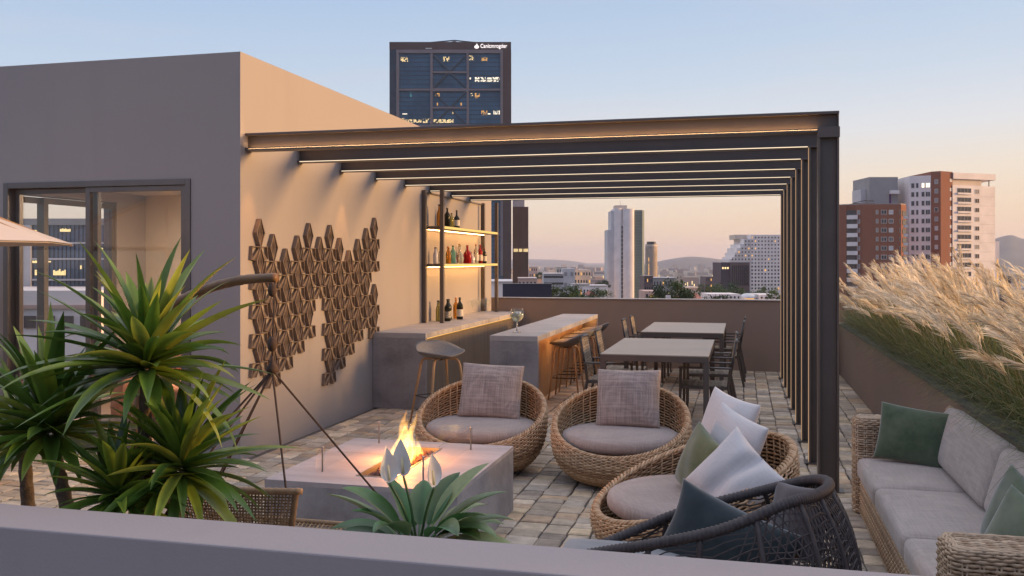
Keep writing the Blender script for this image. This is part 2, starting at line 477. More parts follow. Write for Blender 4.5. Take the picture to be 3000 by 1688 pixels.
# ---- pergola
pg = thing('pergola', 'bronze-brown steel pergola of eight portal frames edged with warm LED lines', 'pergola', (.67, 7.7, 0))
NB, SP = 8, 1.035
X0, X1 = -4.529, .75
for i in range(NB):
    y = 7.7+SP*i
    b = MB()
    b.box(X0, X1, y, y+.13, 3.028, 3.05); b.box(X0, X1, y, y+.13, 2.885, 2.903); b.box(X0, X1-.004, y+.055, y+.075, 2.903, 3.028)
    b.box(X1-.010, X1-.002, y+.004, y+.054, 2.904, 3.027)
    if i == 0: b.box(X0, .60, y+.0005, y+.0035, 2.9035, 2.914)
    bo = b.build('beam', M['metal'], pg, world=True, bevel=.002)
    p = MB()
    p.box(.59, .606, y+.002, y+.140, 0, 2.884); p.box(.734, .75, y+.002, y+.140, 0, 2.884); p.box(.606, .734, y+.055, y+.075, .0, 2.884)
    if i == 0:
        p.box(.585, .755, y-.004, y+.054, 2.84, 2.925); p.box(.607, .733, y-.001, y+.054, .002, .012)
    p.box(.55, .79, y-.01, y+.16, 0, .008)
    po = p.build('post', M['metal'], pg, world=True, bevel=.002)
    l = MB()
    if i == 0: l.box(X0+.03, .60, y+.016, y+.03, 2.9035, 2.909)
    else: l.box(X0+.03, .578, y-.005, y-.001, 2.8885, 2.895)
    lo = l.build('led_strip', M['led'] if i else emit('warm_led_hidden', S(255,196,130), 15), None); lo.parent = bo
    for v in lo.data.vertices: v.co = v.co-Vector(pg.location)
    if i:
        l = MB(); l.box(.582, .589, y+.002, y+.008, .02, 2.896)
        lo = l.build('led_strip', emit('post_led', S(255,206,160), .3) if i == 1 else bpy.data.materials['post_led'], None); lo.parent = po
        for v in lo.data.vertices: v.co = v.co-Vector(pg.location)

# spot washing of the side wall: the pools of light under beams one and three in the photo
def spot(name, loc, tgt, e, ang, col, blend=.5, size=.03):
    l = bpy.data.lights.new(name, 'SPOT'); l.energy = e; l.spot_size = rad(ang); l.spot_blend = blend; l.color = col; l.shadow_soft_size = size
    o = bpy.data.objects.new(name, l); COL.objects.link(o); o.location = loc
    o.rotation_euler = (Vector(tgt)-Vector(loc)).to_track_quat('-Z', 'Y').to_euler(); return o
for i in (0, 2, 4, 6):
    y = 7.7+SP*i+.06
    spot('wall_downlight', (-4.37, y, 2.87), (-4.50, y, 0), (16, 0, 20, 0, 9, 0, 5)[i], 44, S(255,170,84), .6)

# ---- planter with ornamental grass on the right
pl = thing('planter', 'long brown rendered planter wall holding the ornamental grass on the right', 'planter', (1.55, 9, 0))
w = MB(); w.box(1.55, 1.70, 2.83, 16.1, -.3, .80); w.box(2.75, 2.90, 2.83, 16.1, -.3, .80); w.box(1.70, 2.75, 2.83, 2.95, -.3, .8); w.box(1.70, 2.75, 15.98, 16.1, -.3, .8)
w.build('wall', M['planter'], pl, world=True)
w = MB(); w.box(1.535, 1.72, 2.82, 16.11, .801, .83); w.build('rim', simple('planter_rim', (.11,.115,.10), .8, 0, .2), pl, world=True)
w = MB(); w.box(1.70, 2.75, 2.95, 15.98, .3, .72); w.build('soil', M['soil'], pl, world=True)

gr = MB(); plm = MB()
GREENS = [(.085,.13,.035), (.12,.16,.045), (.06,.10,.035), (.15,.17,.055), (.20,.19,.075), (.09,.12,.05)]
GOLD = [(.80,.70,.53), (.88,.79,.64), (.62,.51,.36), (.86,.77,.62), (.70,.60,.46), (.78,.66,.47)]
def blade(mb, p, az, lean, L, w, col, n=5, droop=1.2):
    d = Vector((math.cos(az), math.sin(az), 0)); side = Vector((-d.y, d.x, 0)); q = Vector(p); vs = []
    for i in range(n+1):
        t_ = i/n; a = lean+droop*t_*t_
        ww = w*(1-t_**1.5)*.5+.0006
        vs += [q-side*ww, q+side*ww]
        q = q+(d*math.sin(a)+Vector((0,0,1))*math.cos(a))*(L/n)
    mb.add(vs, [(2*i, 2*i+1, 2*i+3, 2*i+2) for i in range(n)], None, col)
def plume(p, az, lean, L, PL, droop):
    """stem with a feathery head of fine hairs"""
    d = Vector((math.cos(az), math.sin(az), 0)); q = Vector(p); n = 9; pts = []
    for i in range(n+1):
        t_ = i/n; a = lean+droop*t_**2.2
        pts.append((q.copy(), a)); q = q+(d*math.sin(a)+Vector((0,0,1))*math.cos(a))*((L+PL)/n)
    side = Vector((-d.y, d.x, 0)); g = R.choice(GOLD)
    vs = []
    for (q_, a) in pts: vs += [q_-side*.0022, q_+side*.0022]
    gr.add(vs, [(2*i, 2*i+1, 2*i+3, 2*i+2) for i in range(n)], None, mul(g, .55))
    s0 = L/(L+PL)
    for k in range(72):
        t_ = s0+(1-s0)*(R.random()**.9)
        x_ = t_*n; i = min(n-1, int(x_)); q0 = pts[i][0].lerp(pts[i+1][0], x_-i); a = pts[i][1]
        ax = d*math.sin(a)+Vector((0,0,1))*math.cos(a); per = ax.cross(side)
        rr = R.uniform(0, 2*PI); rel = (t_-s0)/(1-s0)
        out = (side*math.cos(rr)+per*math.sin(rr))
        hl = R.uniform(.09, .17)*(1.05-.45*rel)
        dirv = (ax*.92+out*R.uniform(.12, .42)).normalized()
        wv = dirv.cross(Vector((R.uniform(-1,1), R.uniform(-1,1), R.uniform(-1,1)))).normalized()*R.uniform(.002, .004)
        mid = q0+dirv*hl*.5; end = q0+dirv*hl+Vector((d.x, d.y, -.25))*hl*.22
        c = mul(g, R.uniform(.8, 1.3))
        plm.add([q0-wv*.6, q0+wv*.6, mid+wv, mid-wv, end], [(0,1,2,3), (3,2,4)], None, c)
y = 3.3
for k in range(10500):
    y = 3.05+12.8*(R.random()**1.15); x_ = R.uniform(1.72, 2.7) if k > 2600 else R.uniform(1.70, 1.84)
    edge = x_ < 1.95
    az = PI+R.gauss(0, .9) if edge or R.random() < .6 else R.uniform(0, 2*PI)
    L = R.uniform(.28, .72) if k <= 2600 else R.uniform(.45, 1.0); c = mul(R.choice(GREENS), R.uniform(.7, 1.25))
    if R.random() < .2: c = mul((.24,.20,.10), R.uniform(.7, 1.2))
    blade(gr, (x_, y, .70), az, R.uniform(.4, 1.0) if x_ < 1.84 else R.uniform(.3, .8) if edge else R.uniform(.15, .6), L, R.uniform(.006, .011), c, 5, R.uniform(1.1, 2.3) if edge else R.uniform(.8, 1.9))
for k in range(400):
    y = 3.2+12.6*(R.random()**1.05); x_ = R.uniform(1.75, 2.72)
    az = PI+R.gauss(0, .5)
    if x_ < 2.05 or R.random() < .25: plume((x_, y, .72), az, R.uniform(.10, .5), R.uniform(.42, .74), R.uniform(.30, .46), R.uniform(.5, 1.3))
    else: plume((x_, y, .72), az, R.uniform(-.05, .28), R.uniform(.50, .80), R.uniform(.32, .48), R.uniform(.15, .8))
tag(gr.build('grass_blades', M['grass'], smooth=True), kind='stuff')
tag(plm.build('grass_plumes', M['plume'], smooth=True), kind='stuff')
# ================================================================== BAR
WCOL = [(.48,.30,.165), (.41,.245,.125), (.54,.36,.21), (.34,.19,.095), (.45,.28,.155)]
WCOL2 = [(.44,.32,.21), (.37,.26,.165), (.50,.375,.255), (.32,.215,.13)]
def sub(mb, name, mat, par, root=None, **k):
    """a sub-part: par is a part whose root thing is root (world-coordinate mesh)"""
    o = mb.build(name, mat, None, **k); o.parent = par
    if root is not None:
        for v in o.data.vertices: v.co = v.co-Vector(root.location)
    return o
bc = thing('bar_counter', 'long concrete back counter with taupe cabinet doors along the side wall', 'bar counter', (-4.2, 10.75, 0))
b = MB(); b.box(-4.525, -3.82, 10.751, 15.88, .885, .95); b.build('countertop', M['concrete_top'], bc, world=True, bevel=.003)
b = MB(); b.box(-4.525, -3.82, 10.75, 10.81, 0, .884); b.build('end_panel', M['concrete'], bc, world=True, bevel=.003)
b = MB(); b.box(-4.5, -3.90, 10.811, 15.87, .0, .884); b.build('cabinet', M['cab'], bc, world=True)
ys = [10.815, 11.56, 12.3, 13.04, 13.78, 14.52, 15.2, 15.87]
for a, c in zip(ys[:-1], ys[1:]):
    b = MB(); b.box(-3.899, -3.872, a+.004, c-.004, .03, .835); b.build('cabinet_door', M['cab'], bc, world=True, bevel=.002)
b = MB(); b.box(-3.895, -3.885, 10.82, 15.86, .862, .872); b.build('led_strip', emit('counter_led', S(255,196,110), .9), bc, world=True)

sh = thing('bar_shelf', 'tall bronze metal bar shelf with two glowing shelves standing on the back counter', 'shelf', (-4.38, 14.1, .951))
for (x_, y_) in ((-4.495, 12.60), (-4.225, 12.60), (-4.495, 15.72), (-4.225, 15.62)):
    b = MB(); b.box(x_-.028, x_+.028, y_-.028, y_+.028, .951, 2.884); b.build('post', M['metal'], sh, world=True, bevel=.002)
shelf_led = emit('shelf_edge', S(255,206,118), .8)
for z_ in (2.36, 1.81):
    b = MB(); b.box(-4.467, -4.2, 12.629, 15.59, z_-.045, z_); so1 = b.build('shelf', M['metal'], sh, world=True, bevel=.002)
    b = MB(); b.box(-4.199, -4.195, 12.632, 15.588, z_-.04, z_-.004); sub(b, 'led_strip', shelf_led, so1, sh)
    b = MB(); b.box(-4.46, -4.44, 12.64, 15.58, z_-.053, z_-.047); sub(b, 'led_strip', M['led_shelf'], so1, sh)
b = MB(); b.box(-4.524, -4.505, 12.63, 15.69, 2.85, 2.87); b.build('cross_bar', M['metal'], sh, world=True)

# bottles
def glassmat(n, c, t=.75):
    m, nt, bs = newmat(n); bs.inputs['Base Color'].default_value = (*c, 1); bs.inputs['Transmission Weight'].default_value = t
    bs.inputs['Roughness'].default_value = .06; bs.inputs['IOR'].default_value = 1.3; return m
G = dict(amber=glassmat('amber_glass', (.75,.32,.05)), dark=glassmat('dark_glass', (.03,.03,.02), .3), green=glassmat('green_glass', (.10,.18,.06)),
         teal=glassmat('teal_glass', (.25,.62,.55)), clear=glassmat('pale_glass', (.85,.85,.75)), red=glassmat('red_liquid', (.45,.02,.02), .5),
         olive=glassmat('olive_glass', (.50,.46,.14)), white=glassmat('frosted_glass', (.82,.80,.86), .4))
CAPM = dict(black=simple('black_cap', (.02,.018,.018), .4), gold=simple('gold_cap', (.45,.30,.10), .35, .7), red=simple('red_cap', (.30,.03,.03), .4), cork=simple('cork', (.42,.28,.16), .9), copper=simple('copper_foil', (.45,.20,.10), .4, .5))
PAPER = simple('paper_label', (.66,.60,.50), .8, 0, .05)
def scroll_label():
    m, nt, bs = newmat('scroll_label')
    w_ = nt.nodes.new('ShaderNodeTexWave'); w_.inputs['Scale'].default_value = 14; w_.inputs['Distortion'].default_value = 14; w_.inputs['Detail Scale'].default_value = 3
    nt.links.new(coords(nt), w_.inputs['Vector'])
    nt.links.new(ramp(nt, w_.outputs['Fac'], [(.45, (.02,.016,.014)), (.55, (.55,.50,.42))]), bs.inputs['Base Color']); return m
SCROLL = scroll_label()
def bottle(loc, h, r, g, cap, label, shape='wine', lab=None, group=None):
    t = thing('bottle', label, 'bottle', loc, R.uniform(0, 6), group)
    sh_ = {'wine': [(.0,0), (.92,0), (1,.02), (1,.60), (.93,.67), (.42,.78), (.34,.84), (.34,.97)],
           'squat': [(0,0), (.95,0), (1,.03), (1,.45), (.85,.58), (.33,.70), (.26,.76), (.26,.95)],
           'slim': [(0,0), (.95,0), (1,.02), (1,.55), (.8,.66), (.45,.80), (.42,.97)],
           'bulb': [(0,0), (.7,0), (.95,.12), (1,.28), (.85,.42), (.4,.56), (.3,.66), (.3,.95)]}[shape]
    b = MB(); b.lathe([(p*r, q*h) for p, q in sh_], 18); b.build('body', G[g], t, smooth=True)
    nr = sh_[-1][0]*r
    b = MB(); b.lathe([(0, h*.93), (nr*1.15, h*.93), (nr*1.15, h*1.0), (0, h*1.0)], 12); b.build('cap', CAPM[cap], t, smooth=False)
    if lab is not None:
        b = MB(); b.lathe([(r*1.012, h*.14), (r*1.012, h*.46)], 18, cap=False); b.build('paper_label', lab, t, smooth=True)
    return t
SX = -4.36
bottle((SX, 12.88, 2.361), .33, .042, 'amber', 'black', 'amber bottle with black cap half behind the shelf post on the top shelf', 'slim')
bottle((SX, 13.25, 2.361), .30, .044, 'dark', 'black', 'dark bottle just right of the front post on the top shelf', 'wine')
bottle((SX, 13.46, 2.361), .23, .040, 'olive', 'black', 'shortest bottle on the top shelf, between two darker ones', 'wine')
bottle((SX, 13.72, 2.361), .29, .050, 'dark', 'black', 'dark square-shouldered bottle at the right of the top shelf group', 'squat', PAPER)
bottle((SX, 12.70, 1.811), .24, .036, 'white', 'black', 'pale bottle seen left of the front post on the lower shelf', 'slim')
bottle((SX, 12.93, 1.811), .24, .036, 'clear', 'black', 'small pale bottle close behind the front post on the lower shelf', 'slim')
bottle((SX, 13.30, 1.811), .26, .042, 'amber', 'copper', 'orange-brown bottle first right of the post on the lower shelf', 'slim')
bottle((SX, 13.53, 1.811), .28, .042, 'teal', 'black', 'turquoise glass bottle on the lower shelf', 'wine')
bottle((SX, 13.88, 1.811), .31, .066, 'clear', 'gold', 'round-bellied clear bottle with long golden neck on the lower shelf', 'bulb')
bottle((SX, 14.30, 1.811), .30, .070, 'red', 'red', 'fat bottle of red liquor in the middle of the lower shelf', 'squat')
bottle((SX, 14.56, 1.811), .19, .046, 'white', 'gold', 'short frosted bottle beside the fat red one on the lower shelf', 'squat')
bottle((SX, 14.80, 1.811), .32, .042, 'clear', 'red', 'clear bottle with dark red cap right of the frosted one on the lower shelf', 'wine', PAPER)
bottle((SX, 15.05, 1.811), .32, .042, 'red', 'red', 'dark red bottle with pale label near the right end of the lower shelf', 'wine', PAPER)
bottle((SX, 15.31, 1.811), .27, .040, 'dark', 'red', 'dark bottle standing last at the right end of the lower shelf', 'wine', PAPER)
bottle((-4.40, 12.96, .951), .31, .044, 'olive', 'black', 'yellow-green bottle half behind the front post on the back counter', 'slim')
bottle((-4.28, 13.02, .951), .33, .048, 'dark', 'black', 'black bottle with pale scroll label, front one of the counter pair', 'wine', SCROLL)
bottle((-4.36, 13.32, .951), .32, .046, 'dark', 'black', 'black bottle with scroll label, rear one of the counter pair', 'wine', SCROLL)
bottle((-4.34, 13.62, .951), .33, .044, 'amber', 'copper', 'amber bottle with copper neck behind the labelled bottle on the back counter', 'wine')
bottle((-4.22, 13.44, .951), .34, .050, 'dark', 'black', 'dark bottle with a cream paper label on the back counter', 'wine', PAPER)
# stemmed glasses
b = MB(); b.lathe([(0,.0), (.034,.001), (.032,.004), (.006,.012), (.0045,.10), (.012,.115), (.03,.15), (.036,.19), (.031,.24), (.0295,.24), (.034,.19), (.028,.15), (.008,.118), (0,.116)], 16)
g0 = None
for k, (x_, y_) in enumerate(((-4.46,14.93), (-4.34,15.0), (-4.44,15.12), (-4.32,15.22), (-4.43,15.34), (-4.31,15.42))):
    lb = 'thin clear stemmed glass in the cluster at the far end of the back counter'
    if g0 is None:
        g0 = b.build('wine_glass', M['stem'], smooth=True); g0.location = (x_, y_, .951); tag(g0, lb, 'glass', 'stemmed glasses on the back counter')
    else: cp(g0, (x_, y_, .951))

# island
bi = thing('bar_island', 'freestanding concrete bar island with an amber-lit wooden panel on the stool side', 'bar island', (-2.66, 10.65, 0))
b = MB(); b.box(-2.965, -2.37, 10.65, 15.32, .885, .95); b.build('countertop', M['concrete_top'], bi, world=True, bevel=.003)
b = MB(); b.box(-2.965, -2.37, 10.651, 10.72, 0, .884); b.build('end_panel', M['concrete'], bi, world=True, bevel=.003)
b = MB(); b.box(-2.965, -2.37, 15.25, 15.319, 0, .884); b.build('end_panel', M['concrete'], bi, world=True, bevel=.003)
b = MB(); b.box(-2.95, -2.63, 10.721, 15.249, 0, .884)
y = 10.74
while y < 15.2:
    b.box(-2.6295, -2.615, y, y+.075, .0, .884); y += .079
b.build('wood_panel', M['panel'], bi, world=True)
b = MB(); b.box(-2.45, -2.43, 10.75, 15.22, .872, .882); b.build('led_strip', M['led_amber'], bi, world=True)
PALE, nt_, bs_ = newmat('pale_drink'); bs_.inputs['Base Color'].default_value = (.86,.86,.68,1); bs_.inputs['Transmission Weight'].default_value = .55; bs_.inputs['Roughness'].default_value = .25; bs_.inputs['IOR'].default_value = 1.08
# big gin glass
gg = thing('cocktail_glass', 'large balloon glass of iced drink with green herbs on the bar island', 'glass', (-2.76, 11.2, .951))
b = MB(); b.lathe([(0,0), (.056,.001), (.054,.006), (.011,.014), (.008,.09), (.011,.122), (0,.1225)], 20); b.build('stem', glassmat('stem_glass', (.95,.95,.93), .8), gg, smooth=True)
b = MB(); b.lathe([(.011,.1235), (.05,.145), (.086,.19), (.088,.215), (.074,.30), (.0725,.30), (.0855,.215), (.083,.19), (.048,.149), (.0,.125)], 28)
b.build('bowl', M['stem'], gg, smooth=True)
b = MB(); b.lathe([(0,.128), (.046,.151), (.08,.192), (.0835,.212), (.078,.236), (0,.236)], 24); b.build('drink', PALE, gg, smooth=True)
ice = simple('ice', (.75,.77,.78), .15, 0, .1)
for k in range(4):
    b = MB(); b.rbox(-.018,.018,-.018,.018,-.016,.016,.006,3, M=Matrix.Translation((R.uniform(-.04,.04), R.uniform(-.04,.04), .245+R.uniform(-.01,.012))) @ Matrix.Rotation(R.uniform(0,3),4,Vector((R.random(),R.random(),R.random())).normalized()))
    b.build('ice_cube', ice, gg, smooth=True)
b = MB()
for k in range(46):
    p = Vector((R.gauss(-.02,.03), R.gauss(0,.03), R.uniform(.2,.285))); a = R.uniform(0,2*PI)
    d = Vector((math.cos(a), math.sin(a), R.uniform(-.2,.9))).normalized()*R.uniform(.012,.026); s_ = d.orthogonal().normalized()*.006
    b.add([p, p+d*.5+s_, p+d, p+d*.5-s_], [(0,1,2,3)], None, mul((.16,.22,.04), R.uniform(.6,1.4)))
b.build('herb_sprig', M['leaf'], gg)

# ---- stools (backs toward local +x)
def make_stool(label):
    t = thing('bar_stool', label, 'bar stool')
    b = MB()
    def dish(off):
        def fn(u, v):
            th = 2*PI*u; r_ = v
            back = max(0, math.cos(th)); side = abs(math.sin(th))
            z = (.015+.125*back**1.3+.045*side)*r_**2.6
            rr = 1+.06*back
            return (.235*r_*rr*math.cos(th), .265*r_*math.sin(th), .725+z+off*(1-.55*r_**4))
        return fn
    b.grid(dish(0), 40, 10, True)
    b.grid(lambda u, v: dish(-.028)(1-u, v), 40, 10, True)
    n0 = 0; W = 11
    b.f += [(i*W+10, ((i+1) % 40)*W+10, 40*W+((40-(i+1)) % 40)*W+10, 40*W+((40-i) % 40)*W+10) for i in range(40)]; b.m += [0]*40
    b.build('seat', M['felt'], t, smooth=True)
    for sx in (-1, 1):
        for sy in (-1, 1):
            b = MB()
            pts = [(sx*.03, sy*.02, .692), (sx*.085, sy*.10, .692), (sx*.108, sy*.128, .686), (sx*.122, sy*.145, .665), (sx*.132, sy*.157, .62), (sx*.155, sy*.184, .42), (sx*.205, sy*.24, .0)]
            b.tube(pts, [.011,.0125,.0135,.0145,.015,.0145,.0105], 8); b.build('leg', M['woodleg'], t, smooth=True)
    b = MB(); q = [(-.172,-.203,.29), (.172,-.203,.29), (.172,.203,.29), (-.172,.203,.29)]
    b.tube(q, .006, 6, True); b.build('footrest', M['darkframe'], t)
    b = MB(); b.lathe([(0,.676), (.05,.676), (.05,.70), (0,.70)], 12); b.build('seat_mount', M['darkframe'], t)
    return t
st = make_stool('grey shell bar stool with oak legs standing alone near the back counter')
st.location = (-3.36, 9.95, 0); st.rotation_euler = (0,0,rad(140)); st.scale = (1.1,1.1,1.06)
for y_, lb in ((12.15, 'nearest grey shell stool of the row beside the amber-lit bar island'), (12.9, 'second grey shell stool from the front beside the bar island'),
               (13.68, 'third grey shell stool from the front beside the bar island'), (14.4, 'farthest grey shell stool of the row beside the bar island')):
    d_ = dup(st, (-2.30, y_, 0), rad(R.uniform(-4, 4)), lb, 'bar stools along the bar island'); d_.scale = (1,1,1)

# ================================================================== DINING
TH = .845
def make_table(label):
    t = thing('dining_table', label, 'dining table'); L, W_ = 2.1, 1.15
    b = MB(); b.box(-W_/2, W_/2, -L/2, L/2, TH-.012, TH); b.build('tabletop', M['tabletop'], t, bevel=.002)
    b = MB(); w_ = W_/2+.002; l_ = L/2+.002
    b.box(-w_, w_, -l_, -l_+.04, TH-.075, TH-.0125); b.box(-w_, w_, l_-.04, l_, TH-.075, TH-.0125)
    b.box(-w_, -w_+.04, -l_+.04, l_-.04, TH-.075, TH-.0125); b.box(w_-.04, w_, -l_+.04, l_-.04, TH-.075, TH-.0125)
    b.build('apron', M['metal'], t, bevel=.002)
    for sx in (-1, 1):
        for sy in (-1, 1):
            b = MB(); b.box(sx*w_-(.058 if sx > 0 else 0), sx*w_+(.058 if sx < 0 else 0), sy*l_-(.058 if sy > 0 else 0), sy*l_+(.058 if sy < 0 else 0), 0, TH-.0755)
            b.build('leg', M['metal'], t, bevel=.002)
    return t
t1 = make_table('nearer dining table with beige top and dark metal legs'); t1.location = (-.92, 10.90, 0); tag(t1, group='dining tables')
dup(t1, (-.83, 14.12, 0), 0, 'farther dining table with beige top, close to the far parapet', 'dining tables')
DC = [(.34,.265,.19), (.26,.20,.14), (.42,.34,.25)]
def weave_flat(mb, o, ux, uy, un, w, h, nx, ny, cw=.6):
    """over-under weave of flat strips"""
    o = Vector(o); ux = Vector(ux); uy = Vector(uy); un = Vector(un); a = .004
    for (n1, n2, d1, d2, L1, L2, ph) in ((nx, ny, ux, uy, w, h, 0), (ny, nx, uy, ux, h, w, 1)):
        for i in range(n1):
            c0 = o+d1*((i+.5)*L1/n1); hw = d1*(L1/n1*cw/2); vs = []; N = n2
            for j in range(N+1):
                s_ = a*(1 if (i+j+ph) % 2 else -1)
                p = c0+d2*(j*L2/N)+un*s_; vs += [p-hw, p+hw]
            mb.add(vs, [(2*j, 2*j+1, 2*j+3, 2*j+2) for j in range(N)], None, R.choice(DC))
def make_chair(label):     # faces local +x
    t = thing('dining_chair', label, 'dining chair'); W_ = .56; D_ = .52
    for sy in (-1, 1):
        b = MB(); b.tube([(D_/2, sy*W_/2, 0), (D_/2-.01, sy*W_/2, .64)], .016, 4); b.build('leg', M['metal'], t)
        b = MB(); b.tube([(-D_/2-.10, sy*W_/2, 0), (-D_/2-.01, sy*W_/2, .45), (-D_/2-.035, sy*W_/2, .64)], .016, 4); b.build('leg', M['metal'], t)
        b = MB(); b.bar((D_/2+.012, sy*W_/2, .652), (-D_/2-.05, sy*W_/2, .652), .045, .02); b.build('armrest', M['metal'], t, bevel=.003)
    b = MB()
    for sy in (-1, 1):
        b.bar((-D_/2, sy*(W_/2-.017), .43), (D_/2-.01, sy*(W_/2-.017), .43), .022, .035)
    b.bar((D_/2-.01, -W_/2, .43), (D_/2-.01, W_/2, .43), .03, .035); b.bar((-D_/2, -W_/2, .43), (-D_/2, W_/2, .43), .03, .035)
    b.build('seat_frame', M['metal'], t)
    b = MB(); weave_flat(b, (-D_/2, -W_/2+.03, .45), (1,0,0), (0,1,0), (0,0,1), D_, W_-.06, 14, 14, .85); b.build('seat', M['weave'], t)
    tl = Vector((-.17, 0, .985)).normalized(); nn = Vector((.985, 0, .17)).normalized()
    b = MB(); weave_flat(b, (-D_/2-.012, -W_/2+.02, .47), (0,1,0), tl, nn, W_-.04, .47, 13, 15, .8)
    b.build('backrest', M['weave'], t)
    b = MB(); p0 = Vector((-D_/2-.012, 0, .45))
    for sy in (-1, 1): b.tube([p0+Vector((0, sy*(W_/2-.012), 0)), p0+tl*.49+Vector((0, sy*(W_/2-.03), 0))], .013, 6)
    b.tube([p0+tl*.49+Vector((0, -W_/2+.03, 0)), p0+tl*.50, p0+tl*.49+Vector((0, W_/2-.03, 0))], .016, 6)
    b.build('back_frame', M['darkframe'], t, smooth=True)
    return t
c0 = make_chair('woven dining armchair at the near left corner of the nearer table')
c0.location = (-1.50, 10.92, 0); tag(c0, group='chairs around the dining tables')
for loc, rz, lb in (((-1.49, 11.95, 0), 0, 'woven dining armchair second on the left side of the nearer table'),
                    ((-.42, 10.72, 0), 180, 'woven dining armchair at the near right corner of the nearer table'), ((-.42, 11.85, 0), 180, 'woven dining armchair second on the right side of the nearer table'),
                    ((-1.44, 14.25, 0), 0, 'woven dining armchair nearer on the left side of the farther table'), ((-1.42, 15.15, 0), 0, 'woven dining armchair at the left side of the farther table beside the parapet'),
                    ((-.33, 14.15, 0), 180, 'woven dining armchair nearer on the right side of the farther table'), ((-.31, 15.2, 0), 180, 'woven dining armchair at the right side of the farther table beside the parapet')):
    dup(c0, loc, rad(rz+R.uniform(-3, 3)), lb, 'chairs around the dining tables')

# ================================================================== LOUNGE
def bowl_pt(th, t, rb=.29, Rm=.585, inner=0, back=0.0):
    zr = .50+.22*math.cos(th)
    ph = t*rad(104); r_ = rb+(Rm-rb)*math.sin(ph)-inner
    z = .012+zr*(1-math.cos(ph))/(1-math.cos(rad(104)))
    return Vector((r_*math.cos(th), r_*math.sin(th), z))
def make_bowl_chair(label):
    t = thing('wicker_chair', label, 'lounge chair')
    b = MB(); NS = 48; NR = 34
    for inner, t0 in ((0, .03), (.036, .18)):
        for i in range(NR):
            tt = t0+(1-t0)*(i+.4)/NR; pts = []
            for k in range(NS*2):
                th = 2*PI*k/(NS*2); s_ = .0065*math.sin(PI*k+PI*(i % 2)+PI/2)
                p = bowl_pt(th, tt, inner=inner); n_ = Vector((math.cos(th), math.sin(th), 0))
                pts.append(p+n_*s_+Vector((0,0,R.uniform(-.002,.002))))
            b.tube(pts, .0072, 5, True, mul(R.choice(WCOL), R.uniform(.8, 1.2)))
    for inner in (0, .036):
        for k in range(NS):
            th = 2*PI*(k+.25)/NS
            b.tube([bowl_pt(th, .05+.95*j/8, inner=inner) for j in range(9)], .0065, 5, False, mul(R.choice(WCOL), 1.15))
    b.build('wicker_shell', M['wicker'], t, smooth=True)
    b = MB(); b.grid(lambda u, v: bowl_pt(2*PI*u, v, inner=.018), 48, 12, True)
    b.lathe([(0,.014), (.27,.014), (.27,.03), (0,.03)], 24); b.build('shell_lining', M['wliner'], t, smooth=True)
    b = MB()
    for q in range(3):
        pts = []
        for k in range(320):
            th = 2*PI*k/320; a = th*40+q*2*PI/3; p = bowl_pt(th, 1.0, inner=.018)
            n_ = Vector((math.cos(th), math.sin(th), 0)); pts.append(p+n_*.018*math.cos(a)+Vector((0,0,.010*math.sin(a)+.004)))
        b.tube(pts, .0095, 5, True, WCOL[q])
    b.build('rim', M['wicker'], t, smooth=True)
    b = MB()
    prof = [(0,.29), (.41,.29), (.465,.30), (.492,.325), (.498,.36), (.488,.392), (.455,.410), (.32,.424), (.12,.43), (0,.43)]
    b.lathe(prof, 40); b.build('seat_cushion', M['seatfab'], t, smooth=True)
    return t
ch = make_bowl_chair('round brown wicker bowl chair with grey cushions behind the fire table')
ch.location = (-2.26, 7.85, 0); ch.rotation_euler = (0,0,rad(92)); tag(ch, group='round wicker bowl chairs')
dup(ch, (-1.0, 7.72, 0), rad(88), 'round brown wicker bowl chair in the middle of the terrace, right of the fire table', 'round wicker bowl chairs')
c3 = dup(ch, (-.30, 5.78, 0), rad(22), 'round wicker bowl chair holding the white pillows, turned sideways beside the dark rope chair', 'round wicker bowl chairs'); c3.scale = (1.07, 1.07, 1.0)

def pillow(name, label, mat, w, h, th, loc, rot, group=None, pinch=.07, n=22, crease=0.0):
    """square scatter cushion: local x width, z height, y thickness; origin at the bottom centre"""
    b = MB()
    for sgn in (1, -1):
        def fn(u, v, sgn=sgn):
            a, c = 2*u-1, 2*v-1
            a = math.copysign(1-(1-abs(a))**1.4, a); c = math.copysign(1-(1-abs(c))**1.4, c)
            px = a*(1-pinch*(1-c*c)); pz = c*(1-pinch*(1-a*a))
            e = max(0, (1-a*a)*(1-c*c))**.42
            q = th/2*e*(1+.06*math.sin(a*5+c*3))
            if crease: q -= crease*th*math.exp(-((a-.15*c)*5)**2)*e*(.4+.6*max(0, c))
            q += th*.03*math.sin(9*a+4*c)*e*(1-e)
            return (px*w/2, sgn*q, (pz+1)*h/2)
        b.grid(fn if sgn > 0 else (lambda u, v, f=fn: f(1-u, v)), n, n)
    o = b.build(name, mat, None, smooth=True); o.location = loc; o.rotation_euler = rot
    bm = bmesh.new(); bm.from_mesh(o.data); bmesh.ops.remove_doubles(bm, verts=bm.verts, dist=.0008); bm.to_mesh(o.data); bm.free()
    for p in o.data.polygons: p.use_smooth = True
    return tag(o, label, 'pillow', group)
pillow('pillow', 'square mauve-grey linen pillow in the wicker bowl chair behind the fire table', M['linen'], .58, .50, .19, (-2.24, 8.0, .42), (rad(-18), rad(2), rad(3)), 'linen pillows in the bowl chairs', .035)
pillow('pillow', 'square mauve-grey linen pillow in the middle wicker bowl chair', M['linen'], .56, .50, .19, (-.96, 7.86, .42), (rad(-16), rad(-1), rad(-3)), 'linen pillows in the bowl chairs', .035)
